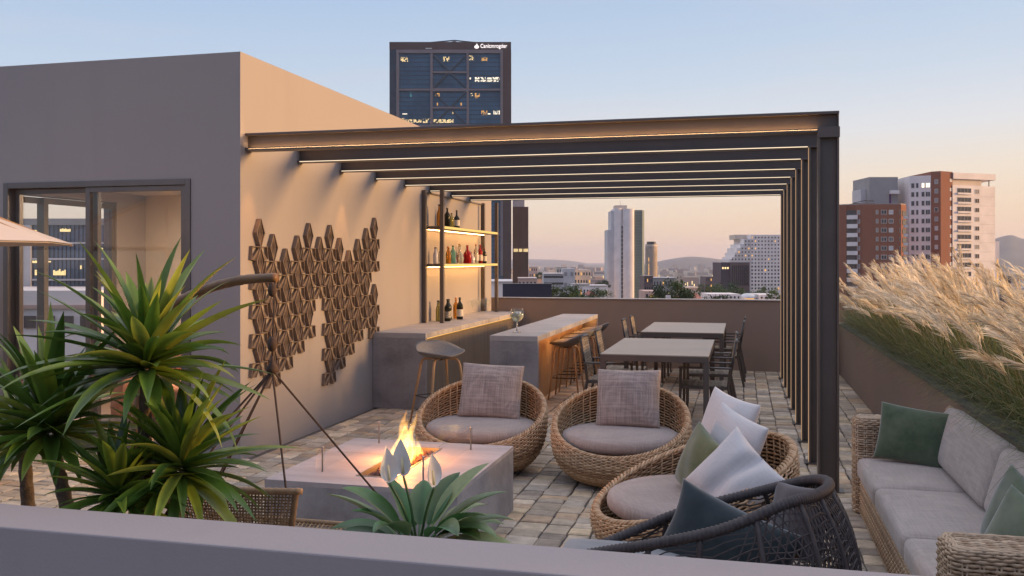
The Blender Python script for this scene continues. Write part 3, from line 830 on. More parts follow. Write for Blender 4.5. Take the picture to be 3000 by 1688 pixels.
# pillows in the third bowl chair (leaning on its back, facing left)
pillow('pillow', 'tall white pillow standing at the back of the sideways bowl chair', M['white_fab'], .58, .58, .18, (-.20, 6.02, .43), (rad(-17), rad(4), rad(-60)), 'white pillows', .07)
pillow('pillow', 'smaller white pillow squeezed between two larger white ones', M['white_fab'], .50, .48, .16, (-.14, 5.74, .46), (rad(-16), rad(10), rad(-56)), 'white pillows', .07)
pillow('pillow', 'front white pillow with a crease, leaning in the sideways bowl chair', M['white_fab'], .46, .45, .20, (-.20, 5.42, .42), (rad(-30), rad(32), rad(-46)), 'white pillows', .08, 22, .5)
pillow('pillow', 'olive velvet pillow leaning against the white pillows', M['olive'], .42, .40, .14, (-.34, 5.70, .43), (rad(-20), rad(12), rad(-68)), None, .06)

# ---- fire table
ft = thing('fire_table', 'low concrete fire table with a gas trough of lava rock and glass guard', 'fire table', (-2.285, 5.89, 0))
FX0, FX1, FY0, FY1, FZ = -2.92, -1.65, 5.2, 6.58, .475
TX0, TX1, TY0, TY1 = -2.40, -2.13, 5.42, 6.36
b = MB()
b.box(FX0, FX1, FY0, FY0+.05, 0, FZ-.0305); b.box(FX0, FX1, FY1-.05, FY1, 0, FZ-.0305); b.box(FX0, FX0+.05, FY0+.05, FY1-.05, 0, FZ-.0305); b.box(FX1-.05, FX1, FY0+.05, FY1-.05, 0, FZ-.0305)
b.build('base', M['fire_concrete'], ft, world=True)
b = MB()
b.box(FX0-.001, TX0, FY0-.001, FY1+.001, FZ-.03, FZ); b.box(TX1, FX1+.001, FY0-.001, FY1+.001, FZ-.03, FZ); b.box(TX0, TX1, FY0-.001, TY0, FZ-.03, FZ); b.box(TX0, TX1, TY1, FY1+.001, FZ-.03, FZ)
b.build('tabletop', M['fire_top'], ft, world=True)
b = MB()
b.box(TX0+.001, TX0+.012, TY0+.001, TY1-.001, .33, FZ+.004); b.box(TX1-.012, TX1-.001, TY0+.001, TY1-.001, .33, FZ+.004); b.box(TX0+.012, TX1-.012, TY0+.001, TY0+.012, .33, FZ+.004); b.box(TX0+.012, TX1-.012, TY1-.012, TY1-.001, .33, FZ+.004); b.box(TX0+.001, TX1-.001, TY0+.001, TY1-.001, .32, .33)
b.build('burner_trough', simple('brushed_steel', (.42,.36,.30), .4, .8, .05), ft, world=True)
b = MB()
for k in range(420):
    p = Vector((R.uniform(TX0+.03, TX1-.03), R.uniform(TY0+.03, TY1-.03), R.uniform(.405, .455))); s_ = R.uniform(.012, .022)
    bm = bmesh.new(); bmesh.ops.create_icosphere(bm, subdivisions=1, radius=s_)
    for v in bm.verts: v.co *= R.uniform(.75, 1.25)
    vs = [p+v.co for v in bm.verts]; fs = [tuple(v.index for v in f.verts) for f in bm.faces]; bm.free(); b.add(vs, fs, None, mul((.12,.055,.04), R.uniform(.5, 1.6)))
lv = tag(b.build('lava_rock', colmat('lava', .9, 0, .5, 90, .5), None), kind='stuff')
gx0, gx1, gy0, gy1 = -2.66, -1.92, 5.36, 6.44
for (a, c) in (((gx0, gy0), (gx0, gy1)), ((gx1, gy0), (gx1, gy1)), ((gx0, gy1), (gx1, gy1)), ((gx0, gy0), (gx1, gy0))):
    b = MB(); d = (Vector((*c, 0))-Vector((*a, 0))); n_ = d.normalized()*.02
    b.bar((a[0]+n_.x, a[1]+n_.y, FZ+.09), (c[0]-n_.x, c[1]-n_.y, FZ+.09), .006, .15); b.build('glass_guard', M['guard'], ft, world=True)
steel = simple('polished_steel', (.42,.43,.43), .3, .8, .03)
for (x_, y_) in ((gx0, gy0+.12), (gx0, gy1), (gx1, gy1-.06), (gx1, gy0)):
    b = MB(); b.lathe([(0,FZ), (.006,FZ), (.006,FZ+.155), (.008,FZ+.156), (.008,FZ+.165), (0,FZ+.165)], 12, Matrix.Translation((x_, y_, 0))); b.build('guard_post', steel, ft, world=True, smooth=True)
# flame: glowing gas, not a surface
fm = bpy.data.materials.new('flame'); fm.use_nodes = True; nt = fm.node_tree; nt.nodes.clear()
out = nt.nodes.new('ShaderNodeOutputMaterial'); em = nt.nodes.new('ShaderNodeEmission')
tc_ = nt.nodes.new('ShaderNodeTexCoord'); sp_ = nt.nodes.new('ShaderNodeSeparateXYZ'); nt.links.new(tc_.outputs['Object'], sp_.inputs[0])
hgt = mathn(nt, 'MULTIPLY', sp_.outputs['Z'], 1/.52)
nt.links.new(ramp(nt, hgt, [(0, S(255,190,90)), (.3, S(255,206,110)), (.65, S(255,176,70)), (1, S(255,130,36))]), em.inputs[0])
ns = noise(nt, coords(nt, (14, 14, 4)), 1.6, 4, .6)
stren = mathn(nt, 'MULTIPLY', ramp(nt, ns, [(.36, (.12,.12,.12)), (.62, (1,1,1))]), mathn(nt, 'MULTIPLY_ADD', hgt, -17, 31))
nt.links.new(stren, em.inputs[1]); nt.links.new(em.outputs[0], out.inputs['Volume'])
b = MB()
for (x_, y_, hh, r0, lean, ph) in ((0,-.02,.36,.05,.03,0), (.02,.08,.30,.045,-.03,1), (-.02,-.12,.25,.045,.04,2), (.01,.17,.20,.04,-.02,3), (0,.26,.14,.032,.02,4), (-.01,-.21,.17,.038,-.02,5), (.02,.02,.27,.06,0,6), (-.015,.12,.33,.035,.05,1.7), (0,-.28,.09,.03,.01,2.2), (.01,.33,.08,.025,.0,5.1)):
    pts = []; rr = []
    for i in range(11):
        q = i/10; hh_ = hh*1.12; pts.append((x_+lean*q+.016*math.sin(q*7+ph)*q, y_+.022*math.sin(q*6+ph*1.7)*q+lean*.5*q, hh_*q)); rr.append(r0*(.55+1.2*q if q < .3 else .91*(1-((q-.3)/.7)**1.3))+.0012)
    b.tube(pts, rr, 10)
fl = b.build('flame', fm, None, smooth=True); fl.location = (-2.265, 5.90, .435); tag(fl, 'bright yellow-orange flame rising from the lava rocks of the fire table', 'flame')
pt = bpy.data.lights.new('fire_glow', 'POINT'); pt.energy = 18; pt.color = S(255,158,72); pt.shadow_soft_size = .07
po_ = bpy.data.objects.new('fire_glow', pt); COL.objects.link(po_); po_.location = (-2.265, 5.92, .62)

# ---- wicker sofa
sf = thing('wicker_sofa', 'long brown wicker sofa with pale seat cushions against the planter', 'sofa', (1.17, 5.62, 0))
def rrect(x0, x1, y0, y1, r, n=5, step=.03):
    pts = []
    for (cx, cy, a0) in ((x1-r, y0+r, -90), (x1-r, y1-r, 0), (x0+r, y1-r, 90), (x0+r, y0+r, 180)):
        for i in range(n+1):
            a = rad(a0+90*i/n); pts.append((cx+r*math.cos(a), cy+r*math.sin(a)))
    # resample evenly
    P = [Vector((*p, 0)) for p in pts]; P.append(P[0]); seg = [(P[i+1]-P[i]).length for i in range(len(P)-1)]; T = sum(seg)
    N = int(T/step/2)*2; outp = []
    for k in range(N):
        d = T*k/N; i = 0
        while d > seg[i]: d -= seg[i]; i += 1
        outp.append(P[i].lerp(P[i+1], d/seg[i]))
    return outp
def woven_block(x0, x1, y0, y1, z0, z1, r=.05, gap=.0165, rad_=.0075, stake=.06, dome=.04, pal=WCOL2):
    b = MB(); nz = int((z1-dome-z0)/gap)
    base = rrect(x0, x1, y0, y1, r, 5, stake/2); N = len(base)
    cx, cy = (x0+x1)/2, (y0+y1)/2
    nd = 5
    for i in range(nz+nd+1):
        if i <= nz: z = z0+gap*(i+.5); ins = 0
        else: a = (i-nz)/nd*PI/2; z = z0+gap*(nz+.5)+dome*math.sin(a); ins = dome*(1-math.cos(a))
        q = rrect(x0+ins, x1-ins, y0+ins, y1-ins, max(.012, r-ins), 5, stake/2) if ins else base
        pts = []
        n_ = len(q)
        for k in range(n_):
            p = q[k]; tg = q[(k+1) % n_]-q[k-1]; nr = Vector((tg.y, -tg.x, 0)).normalized()
            s_ = .0055*(1 if (k//1+i) % 2 else -1)
            pts.append(Vector((p.x, p.y, z+R.uniform(-.0015,.0015)))+nr*s_)
        b.tube(pts, rad_, 5, True, mul(R.choice(pal), R.uniform(.8, 1.2)))
    ztop = z1
    L = max(x1-x0, y1-y0); W_ = min(x1-x0, y1-y0)-dome*2; along_x = (x1-x0) > (y1-y0)
    m = max(2, int(W_/.016))
    for k in range(m):
        o_ = -W_/2+W_*(k+.5)/m; pts = []; nn = int(L/.05)
        for j in range(nn+1):
            q = -L/2+dome*.9+(L-dome*1.8)*j/nn; zz_ = ztop-.004+.004*(1 if (j+k) % 2 else -1)
            pts.append((cx+q, cy+o_, zz_) if along_x else (cx+o_, cy+q, zz_))
        b.tube(pts, rad_, 5, False, mul(R.choice(pal), R.uniform(.8, 1.2)))
    for k in range(0, N, 2):
        p = base[k]; tg = base[(k+1) % N]-base[k-1]; nr = Vector((tg.y, -tg.x, 0)).normalized()
        for dd in (-.008, .008):
            t_ = tg.normalized()*dd
            b.tube([Vector((p.x, p.y, z0))+t_, Vector((p.x, p.y, z1-dome))+t_], .005, 4, False, mul(R.choice(pal), .95))
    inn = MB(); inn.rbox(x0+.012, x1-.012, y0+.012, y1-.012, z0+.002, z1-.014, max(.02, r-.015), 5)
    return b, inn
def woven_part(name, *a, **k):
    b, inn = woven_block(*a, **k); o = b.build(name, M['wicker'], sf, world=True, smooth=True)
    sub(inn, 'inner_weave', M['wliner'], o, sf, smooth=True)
    return o
SX0, SX1, SY0, SY1 = .80, 1.54, 3.94, 7.28
woven_part('arm', SX0, SX1-.13, SY0, 4.22, .01, .70, r=.06)
woven_part('arm', SX0, SX1-.13, 7.08, SY1, .01, .70, r=.05)
woven_part('back', SX1-.125, SX1, SY0, SY1, .01, .75, r=.05)
woven_part('base', SX0+.035, SX1-.14, 4.235, 7.065, .02, .27, r=.02, dome=.02)
b = MB()
for q in range(2):
    pts = [(SX1-.075+.02*math.cos(k*.55+q*PI), SY0+.03+(SY1-SY0-.06)*k/260, .765+.018*math.sin(k*.55+q*PI)) for k in range(261)]
    b.tube(pts, .015, 6, False, WCOL2[q])
b.build('braided_rim', M['wicker'], sf, world=True, smooth=True)
for (a, c) in ((4.225, 5.105), (5.11, 6.165), (6.17, 7.075)):
    b = MB(); b.rbox(SX0+.005, SX1-.10, a, c, .272, .425, .05, 12, (.0, .0, .014)); b.build('seat_cushion', M['sofafab'], sf, world=True, smooth=True)
Mb = Matrix.Translation((1.36, 0, .425)) @ Matrix.Rotation(rad(16), 4, 'Y')
for (a, c) in ((4.24, 5.62), (5.63, 7.06)):
    b = MB(); b.rbox(-.075, .075, a, c, -.0, .40, .06, 12, (.02, 0, .0), Mb); b.build('back_cushion', M['sofafab'], sf, world=True, smooth=True)
pillow('pillow', 'sage green velvet pillow at the far end of the wicker sofa', M['sage'], .48, .40, .15, (1.13, 6.86, .43), (rad(-14), rad(6), rad(-18)), 'green velvet pillows on the sofa', .05)
pillow('pillow', 'darker sage green velvet pillow leaning at the near end of the sofa', M['sage'], .46, .40, .15, (1.19, 4.78, .43), (rad(-16), rad(14), rad(-80)), 'green velvet pillows on the sofa', .05)
pillow('pillow', 'paler green pillow in front of the darker one at the near sofa arm', velvet('pale_sage_velvet', (.15,.18,.12), (.10,.13,.085)), .42, .36, .13, (1.15, 4.52, .43), (rad(-18), rad(16), rad(-66)), 'green velvet pillows on the sofa', .05)

# ---- dark rope chair
rc = thing('rope_chair', 'charcoal rope tub chair with a grey seat in the foreground', 'lounge chair', (-.12, 4.25, 0))
rimpts = [(-.80,4.42,.405), (-.55,4.53,.50), (-.29,4.60,.607), (0,4.62,.70), (.20,4.57,.775), (.31,4.46,.83), (.365,4.30,.865), (.355,4.13,.875), (.29,3.99,.872), (.17,3.90,.855), (-.07,3.87,.745), (-.32,3.87,.67), (-.56,3.90,.605), (-.80,3.95,.53)]
def catmull(P, n):
    P = [Vector(p) for p in P]; Q = [P[0]*2-P[1]]+P+[P[-1]*2-P[-2]]; outp = []
    for i in range(1, len(Q)-2):
        for k in range(n):
            t_ = k/n; a, b_, c, d = Q[i-1], Q[i], Q[i+1], Q[i+2]
            outp.append(.5*((2*b_)+(c-a)*t_+(2*a-5*b_+4*c-d)*t_*t_+(-a+3*b_-3*c+d)*t_**3))
    outp.append(P[-1]); return outp
rim = catmull(rimpts, 40)
b = MB(); b.tube(rim, [.0235+.0028*math.sin(i*2.1) for i in range(len(rim))], 9); b.build('rim', M['rope'], rc, world=True, smooth=True)
# lower ring and tub shape
def tub(s, z01):
    """s along the rim 0..1, z01 0 at rim 1 at base"""
    p = rim[min(len(rim)-1, int(s*(len(rim)-1)))]; c = Vector((-.12, 4.25, 0)); q = Vector((p.x-c.x, p.y-c.y, 0))
    k = 1+.42*math.sin(min(1, z01*1.1)*PI*.62)-.42*z01**2
    if q.x < 0: k = 1+(k-1)*.35
    return Vector((c.x+q.x*k, c.y+q.y*k, p.z*(1-z01)+.12*z01))
b = MB()
for s_ in [i/15 for i in range(1, 15)]:
    b.tube([tub(s_, j/10) for j in range(11)], .0125, 6)
b.tube([tub(i/60, 1) for i in range(61)], .02, 8)
b.build('frame', M['rope'], rc, world=True, smooth=True)
b = MB()
for k in range(96):
    s0 = k/96
    if not .30 < s0 < .74: continue
    for sg in (-1, 1):
        pts = [tub(min(1, max(0, s0+sg*.10*j/9)), .02+.95*j/9) for j in range(10)]
        b.tube(pts, .0036, 4)
for k in range(22):
    z_ = .05+.92*k/22; pts = [tub(i/70, z_)+Vector((0,0,.012*math.sin(i*1.3+k))) for i in range(71)]
    b.tube(pts, .0036, 4)
b.build('rope_lattice', M['rope'], rc, world=True)
b = MB(); b.rbox(-.86, .16, 3.95, 4.52, .36, .475, .05, 10, (0,0,.01)); b.build('seat_cushion', M['greyseat'], rc, world=True, smooth=True)
for (x_, y_) in ((-.72,3.98), (-.72,4.48), (.28,4.02), (.28,4.48)):
    b = MB(); b.tube([(x_, y_, 0), (x_, y_, .37)], .016, 8); b.build('leg', M['darkframe'], rc, world=True, smooth=True)
b = MB(); b.box(-.74, .30, 3.985, 4.475, .325, .358); b.build('seat_frame', M['darkframe'], rc, world=True)
pillow('pillow', 'dark teal velvet pillow standing on its corner in the rope chair', M['teal'], .64, .38, .18, (-.14, 4.28, .37), (rad(-20), rad(16), rad(-24)), 'dark pillows in the rope chair', .1)
pillow('pillow', 'dark purple-grey pillow tucked into the back of the rope chair', velvet('plum_velvet', (.05,.04,.045), (.03,.026,.03)), .42, .34, .12, (.22, 4.34, .49), (rad(-14), rad(-8), rad(-60)), 'dark pillows in the rope chair', .07)

# ---- hanging chair
hc = thing('hanging_chair', 'woven cord hanging chair slung by ropes from a curved brown arm', 'hanging chair', (-3.2, 4.35, 0))
arm = catmull([(-3.22,4.35,0), (-3.23,4.35,.7), (-3.17,4.35,1.25), (-3.02,4.33,1.56), (-2.82,4.31,1.68), (-2.58,4.30,1.745), (-2.345,4.30,1.765)], 10)
M['rattan'] = simple('brown_wrapped_arm', (.17,.085,.035), .5, 0, .3, 12, 120, .3, .003)
b = MB(); b.tube(arm, [.034-.010*i/len(arm)+.0012*math.sin(i*2.5) for i in range(len(arm))], 10); b.build('support_arm', M['rattan'], hc, world=True, smooth=True)
b = MB(); b.lathe([(0,0), (.30,0), (.30,.02), (.05,.03), (.045,.06), (0,.06)], 28, Matrix.Translation((-3.22,4.35,0))); b.build('foot_plate', M['rattan'], hc, world=True, smooth=True)
M['cord'] = simple('dark_brown_cord', (.055,.03,.02), .85, 0, .3, 40, 250, .4, .002)
kx, ky = -2.36, 4.28
b = MB(); b.tube([(kx+.01, ky+.01, 1.75), (kx+.004, ky, 1.45), (kx, ky, 1.30)], .0055, 6)
for (z_, r_) in ((1.70, .030), (1.42, .034)):
    bm = bmesh.new(); bmesh.ops.create_icosphere(bm, subdivisions=2, radius=1)
    vs = [Vector((kx+v.co.x*r_*.8, ky+v.co.y*r_*.8, z_+v.co.z*r_*1.25)) for v in bm.verts]; b.add(vs, [tuple(v.index for v in f.verts) for f in bm.faces]); bm.free()
b.lathe([(.004,1.27), (.028,1.275), (.03,1.30), (.014,1.32), (.006,1.36)], 10, Matrix.Translation((kx, ky, 0)))
b.build('knotted_cord', M['cord'], hc, world=True, smooth=True)
# seat: back panel curving into a seat
def hseat(u, v):
    x_ = -2.83+.74*u; bow = .055*math.sin(PI*v)
    x_ = x_+(bow if u < .5 else -bow)*abs(2*u-1)
    if v < .5: q = v/.5; y_ = 4.03+.05*q; z_ = .735-.40*q
    else: q = (v-.5)/.5; a = q*PI/2; y_ = 4.08+.62*q; z_ = .335-.07*math.sin(a*2)+.05*q
    x_ += (u-.5)*.34*max(0, v-.45)/.55
    return Vector((x_, y_-.05*math.sin(PI*u)*(1-v), z_))
b = MB(); NU, NV = 44, 52
tanc = [(.30,.19,.10), (.24,.15,.08), (.36,.235,.13)]
for i in range(NU+1):
    b.tube([hseat(i/NU, j/26)+Vector((0, .003*(1 if (i+j) % 2 else -1), 0)) for j in range(27)], .0052, 4, False, R.choice(tanc))
for j in range(NV+1):
    b.tube([hseat(i/22, j/NV)+Vector((0, -.003*(1 if (i+j) % 2 else -1), 0)) for i in range(23)], .0046, 4, False, R.choice(tanc))
b.build('woven_seat', M['wicker'], hc, world=True, smooth=True)
b = MB()
top = [hseat(u/60, 0) for u in range(61)]; top = [Vector((-2.86, 4.03, .737))]+top+[Vector((-2.065, 4.03, .737))]
b.tube(top, [.017+.002*math.sin(i*2.4) for i in range(len(top))], 8, False, (.32,.20,.11))
for u in (0, 1): b.tube([hseat(u, v/40) for v in range(41)], [.013+.0015*math.sin(i*2.2) for i in range(41)], 8, False, (.30,.185,.10))
b.tube([hseat(u/40, 1) for u in range(41)], .015, 8, False, (.30,.19,.10))
b.build('seat_rim', M['wicker'], hc, world=True, smooth=True)
for e in (hseat(.42, 0), hseat(.93, 0), hseat(.06, 0), hseat(0, 1)+Vector((-.05, .03, 0)), hseat(1, 1)+Vector((.12, .0, .02)), hseat(.2, 0)):
    b = MB(); b.tube([(kx, ky, 1.285), e], .0055, 6, False); b.build('suspension_rope', M['cord'], hc, world=True)

# ---- parasol reaching in from the left
pr = thing('parasol', 'beige canvas parasol whose edge reaches in from the left', 'parasol', (-6.78, 5.55, 0))
b = MB(); NP = 8; RP = 1.72
def can(u, v):
    th = 2*PI*u+.18; k = math.cos(PI/NP)/math.cos(((th-.18) % (2*PI/NP))-PI/NP); r_ = RP*v*k
    return (-6.78+r_*math.cos(th), 5.55+r_*math.sin(th), 2.72-.72*v**.92-.02*math.sin(PI*v))
b.grid(can, 64, 10, True); b.grid(lambda u, v: tuple(Vector(can(1-u, v))-Vector((0,0,.012))), 64, 10, True)
b.build('canopy', M['canopy'], pr, world=True, smooth=True)
b = MB(); b.tube([(-6.78,5.55,0), (-6.78,5.55,2.78)], .025, 10); b.build('pole', M['woodleg'], pr, world=True, smooth=True)
for k in range(NP):
    th = 2*PI*k/NP+.18; b = MB(); b.tube([(-6.78,5.55,2.68), (-6.78+RP*math.cos(th)*.99, 5.55+RP*math.sin(th)*.99, 1.985)], .008, 6); b.build('rib', M['woodleg'], pr, world=True)
b = MB(); b.lathe([(0,0), (.28,0), (.28,.05), (.05,.07), (.045,.3), (0,.3)], 24, Matrix.Translation((-6.78,5.55,0))); b.build('base', M['darkframe'], pr, world=True, smooth=True)
# ================================================================== PLANTS
def leafstrip(mb, p, az, elev, L, W, droop, col, n=9, fold=.22, roll=0, prof='strap'):
    d = Vector((math.cos(az), math.sin(az), 0)); s0 = Vector((-d.y, d.x, 0)); q = Vector(p); vs = []; edge = mul(col, 1.35)
    cs = []
    for i in range(n+1):
        t_ = i/n; a = elev-droop*t_**1.6
        ax = d*math.cos(a)+Vector((0,0,1))*math.sin(a); up = ax.cross(s0)*-1
        if up.z < 0 and abs(a) < PI/2: up = -up
        side = (s0*math.cos(roll)+up*math.sin(roll))
        if prof == 'strap': w_ = W*(.62+.38*min(1, t_*4))*(1-max(0, (t_-.45)/.55)**1.7)
        else: w_ = W*(math.sin(PI*min(1, max(.02, t_)**.85))**.8) if t_ < .999 else 0
        w_ = max(w_, .0008)
        vs += [q-side*w_/2+up*w_*fold, q-up*w_*.02, q+side*w_/2+up*w_*fold]
        q = q+ax*(L/n)
    o = len(mb.v); fs = []
    for i in range(n):
        fs += [(3*i, 3*i+1, 3*i+4, 3*i+3), (3*i+1, 3*i+2, 3*i+5, 3*i+4)]
    mb.add(vs, fs, None, col)
    for i in range(n+1):
        mb.c[o+3*i] = edge; mb.c[o+3*i+2] = mul(col, 1.1) if prof == 'strap' else tuple(.6*q+.4*e_ for q, e_ in zip(col, (.34,.36,.18)))
        mb.c[o+3*i+1] = mul(col, .8)
LG = [(.075,.15,.02), (.11,.19,.025), (.055,.115,.018), (.17,.24,.03), (.085,.155,.024), (.24,.28,.045)]
def crown(mb, c, n, L, W, up0=1.45, lowest=-.35):
    for k in range(n):
        f = k/n; az = k*2.39996+R.uniform(-.25, .25)
        el = up0-(up0-lowest)*f**.85+R.uniform(-.12, .12)
        ll = L*R.uniform(.62, 1.2)*(.86+.14*math.sin(PI*f)); ww = W*R.uniform(.8, 1.15)
        col = mul(R.choice(LG), R.uniform(.75, 1.2))
        p = Vector(c)+Vector((math.cos(az), math.sin(az), 0))*.015+Vector((0,0,.09*(1-f)))
        leafstrip(mb, p, az, el, ll, ww, R.uniform(.2, .9)*(.55+.7*f), col, 9, R.uniform(.14, .26), R.uniform(-.35, .35))
def trunk(mb, pts, r0, r1):
    P = catmull(pts, 14); N = len(P)
    mb.tube(P, [(r0+(r1-r0)*i/N)*(1+.07*math.sin(i*1.9)+R.uniform(-.05, .05)) for i in range(N)], 10)
def dracaena(label, base, heads, group='dracaena plants along the parapet'):
    t = thing('dracaena', label, 'plant', base, 0, group)
    for (tr, c, n, L, W, low) in heads:
        b = MB(); trunk(b, tr, .037, .026); b.build('trunk', M['trunk'], t, world=True, smooth=True)
        b = MB(); crown(b, c, n, L, W, 1.45, low); b.build('crown', M['leaf'], t, world=True, smooth=True)
    return t
A1 = at(430, 1095, 3.95); A3 = at(530, 1400, 3.85); A2 = at(150, 1285, 4.0); A5 = at(70, 1310, 4.15); A4 = at(345, 1478, 3.75)
gA = (A1.x+.03, A1.y+.02, 0)
dracaena('tallest dracaena with a big strap-leaf crown and a lower side crown', gA, [
    ([gA, (A1.x+.02, A1.y+.02, .6), (A1.x-.01, A1.y, 1.0), tuple(A1)], tuple(A1), 90, .54, .064, -.3),
    ([(A1.x+.02, A1.y+.02, .35), (A3.x-.12, A3.y, .62), (A3.x-.02, A3.y, .82), tuple(A3)], tuple(A3), 90, .45, .054, -.55)])
gB = (A2.x+.17, A2.y, 0)
dracaena('leaning dracaena at the left edge with a dense dark crown', gB, [
    ([gB, (A2.x+.15, A2.y, .5), (A2.x+.06, A2.y, .85), tuple(A2)], tuple(A2), 90, .50, .062, -.4)])
gC = (A5.x+.005, A5.y+.02, 0)
dracaena('thick-trunked dracaena half hidden behind the leaning one at the left edge', gC, [
    ([gC, (A5.x+.01, A5.y+.02, .6), tuple(A5)], tuple(A5), 38, .36, .055, -.3)])
gD = (A4.x, A4.y, 0)
dracaena('small young dracaena just above the parapet between the two bigger ones', gD, [
    ([gD, (A4.x+.01, A4.y, .5), tuple(A4)], tuple(A4), 60, .35, .046, -.5)])

# ---- peace lily
L0 = at(1225, 1560, 3.62)
ly = thing('peace_lily', 'peace lily with three white flowers and variegated green leaves in front of the fire table', 'plant', (L0.x, L0.y, 0))
b = MB()
PLG = [(.06,.16,.05), (.05,.13,.045), (.09,.19,.06), (.22,.29,.13)]
spec = [(172,.62,.46,.5), (188,.35,.36,.9), (158,.25,.30,.8), (205,.1,.36,.9), (230,.45,.30,1.2), (20,.95,.46,.5), (8,.45,.42,.8), (-6,.2,.44,.9), (-18,.0,.46,.8), (-40,.4,.36,1.3), (-70,.35,.32,1.4), (-105,.4,.30,1.5),
        (150,1.1,.32,.4), (45,1.0,.34,.5), (90,.9,.30,.6), (110,.7,.28,.8), (-20,.7,.34,.9), (255,.3,.30,1.2), (195,.75,.30,.8), (35,.55,.36,.8), (-50,.1,.34,.7), (215,-.1,.30,.5), (330,.55,.30,1.2), (165,.3,.40,.7), (30,.3,.42,.8), (-28,.55,.40,1.2), (240,.75,.32,1.3), (-55,.7,.34,1.3), (12,.7,.44,.7), (180,.85,.40,.7), (-85,.1,.30,1.0)]
for (azd, el, L_, dr) in spec:
    az = rad(azd)+YAW; col = mul(R.choice(PLG), R.uniform(.8, 1.2))
    st_ = Vector((L0.x, L0.y, L0.z-.10)); d = Vector((math.cos(az), math.sin(az), 0))
    q = st_+d*.10*math.cos(el)+Vector((0,0,.10*max(.25, math.sin(el)+.35)))
    b.tube([st_, st_.lerp(q, .5)+Vector((0,0,.01)), q], .005, 5, False, mul(col, 1.1))
    leafstrip(b, q, az, el, L_*.74, .104, dr, col, 12, .16, R.uniform(-.3, .3), 'lance')
b.build('leaves', None or M['leaf'], ly, world=True, smooth=True)
wf = simple('white_spathe', (.74,.72,.70), .5, 0, .05, 10, 60, .05)
nt = wf.node_tree; bs_ = nt.nodes['Principled BSDF']; bs_.inputs['Subsurface Weight'].default_value = .15
for (u, v0, v1, d, tw) in ((1133, 1352, 1415, 3.60, .5), (1174, 1326, 1395, 3.66, -.2), (1264, 1368, 1428, 3.58, .9)):
    tip = at(u, v0-40, d); bot = at(u+8, v1, d); hgt_ = (tip-bot).length
    b = MB(); b.tube(catmull([(L0.x, L0.y, L0.z-.08), tuple((Vector(L0)+bot)*.5+Vector((0,0,-.01))), tuple(bot)], 8), .0055, 6, False, (.06,.12,.04))
    b.build('flower_stem', M['leaf'], ly, world=True, smooth=True)
    b = MB(); ax = (tip-bot).normalized(); sd_ = Vector((math.cos(YAW+tw), math.sin(YAW+tw), 0)); fw = ax.cross(sd_).normalized()
    def sp(u_, v_, bot=bot, ax=ax, sd_=sd_, fw=fw, hgt_=hgt_):
        w_ = .040*math.sin(PI*v_**.72)**.9*(1-v_*.12)+.0006; a = (u_-.5)*2
        return bot+ax*(hgt_*v_)+sd_*(a*w_)+fw*((1-a*a)*w_*.75-.012*math.sin(PI*v_))
    b.grid(sp, 12, 16); b.build('spathe', wf, ly, world=True, smooth=True)
    b = MB(); b.tube([bot+ax*.01, bot+ax*hgt_*.5], [.006,.004], 7); b.build('spadix', simple('cream_spadix', (.62,.55,.33), .7) if 'cream_spadix' not in bpy.data.materials else bpy.data.materials['cream_spadix'], ly, world=True, smooth=True)
b = MB(); b.lathe([(0,0), (.15,0), (.19,.02), (.21,L0.z-.16), (.19,L0.z-.15), (.18,L0.z-.2), (0,L0.z-.2)], 24, Matrix.Translation((L0.x, L0.y, 0))); b.build('pot', M['concrete'], ly, world=True, smooth=True)
HAZE = True
# ================================================================== CITY
CZ = -26.0
gm, nt, b_ = newmat('city_ground'); vec = coords(nt)
n1 = noise(nt, vec, .012, 6, .7); n2 = noise(nt, vec, .09, 5, .7)
nt.links.new(mixc(nt, ramp(nt, n2, [(.45, (0,0,0)), (.6, (1,1,1))]), ramp(nt, n1, [(.4, (.05,.065,.04)), (.6, (.13,.115,.10))]), (.20,.18,.165)), b_.inputs['Base Color']); b_.inputs['Roughness'].default_value = .95
t = MB(); t.box(-9000, 9000, -3000, 12000, CZ-2, CZ); tag(t.build('city_ground', gm), kind='structure')
# own building the terrace sits on
t = MB(); t.box(-13, 4.5, 1.5, 16.1, CZ+.01, -1.25); t.box(-8.2, 4.5, 16.1, 16.5, CZ+.01, -1.25)
tag(t.build('terrace_building', M['stucco']), 'rendered building whose roof carries the terrace', 'building')

def cm(name, c, rough=.7, metal=0, var=.10, sc_=.25, spec=.4):
    return simple('city_'+name, c, rough, metal, var, sc_, 2, 0, 0, spec=spec)
CM = dict(white=cm('white_render', (.78,.72,.70)), cream=cm('cream_render', (.62,.52,.43)), pink=cm('pink_render', (.52,.36,.30)), grey=cm('grey_render', (.30,.29,.29)), lgrey=cm('light_grey_panel', (.56,.54,.55)),
          brown=cm('brown_cladding', (.10,.068,.060), .5), purple=cm('purple_brown_stone', (.13,.095,.10)), navy=cm('navy_board', (.022,.022,.042), .6), red=cm('red_tile', (.36,.12,.08)),
          glass=cm('blue_glass', (.075,.165,.25), .3, 0, .35, .12, .5), gglass=cm('green_glass', (.16,.20,.17), .35, .0, .15, .1), dglass=cm('dark_glass', (.03,.035,.045), .15, 0, .3, .5, .8), frame=cm('mauve_grey_frame', (.22,.19,.20), .5),
          ddark=cm('dark_metal', (.045,.045,.055), .5), roof=cm('flat_roof', (.22,.20,.19)))
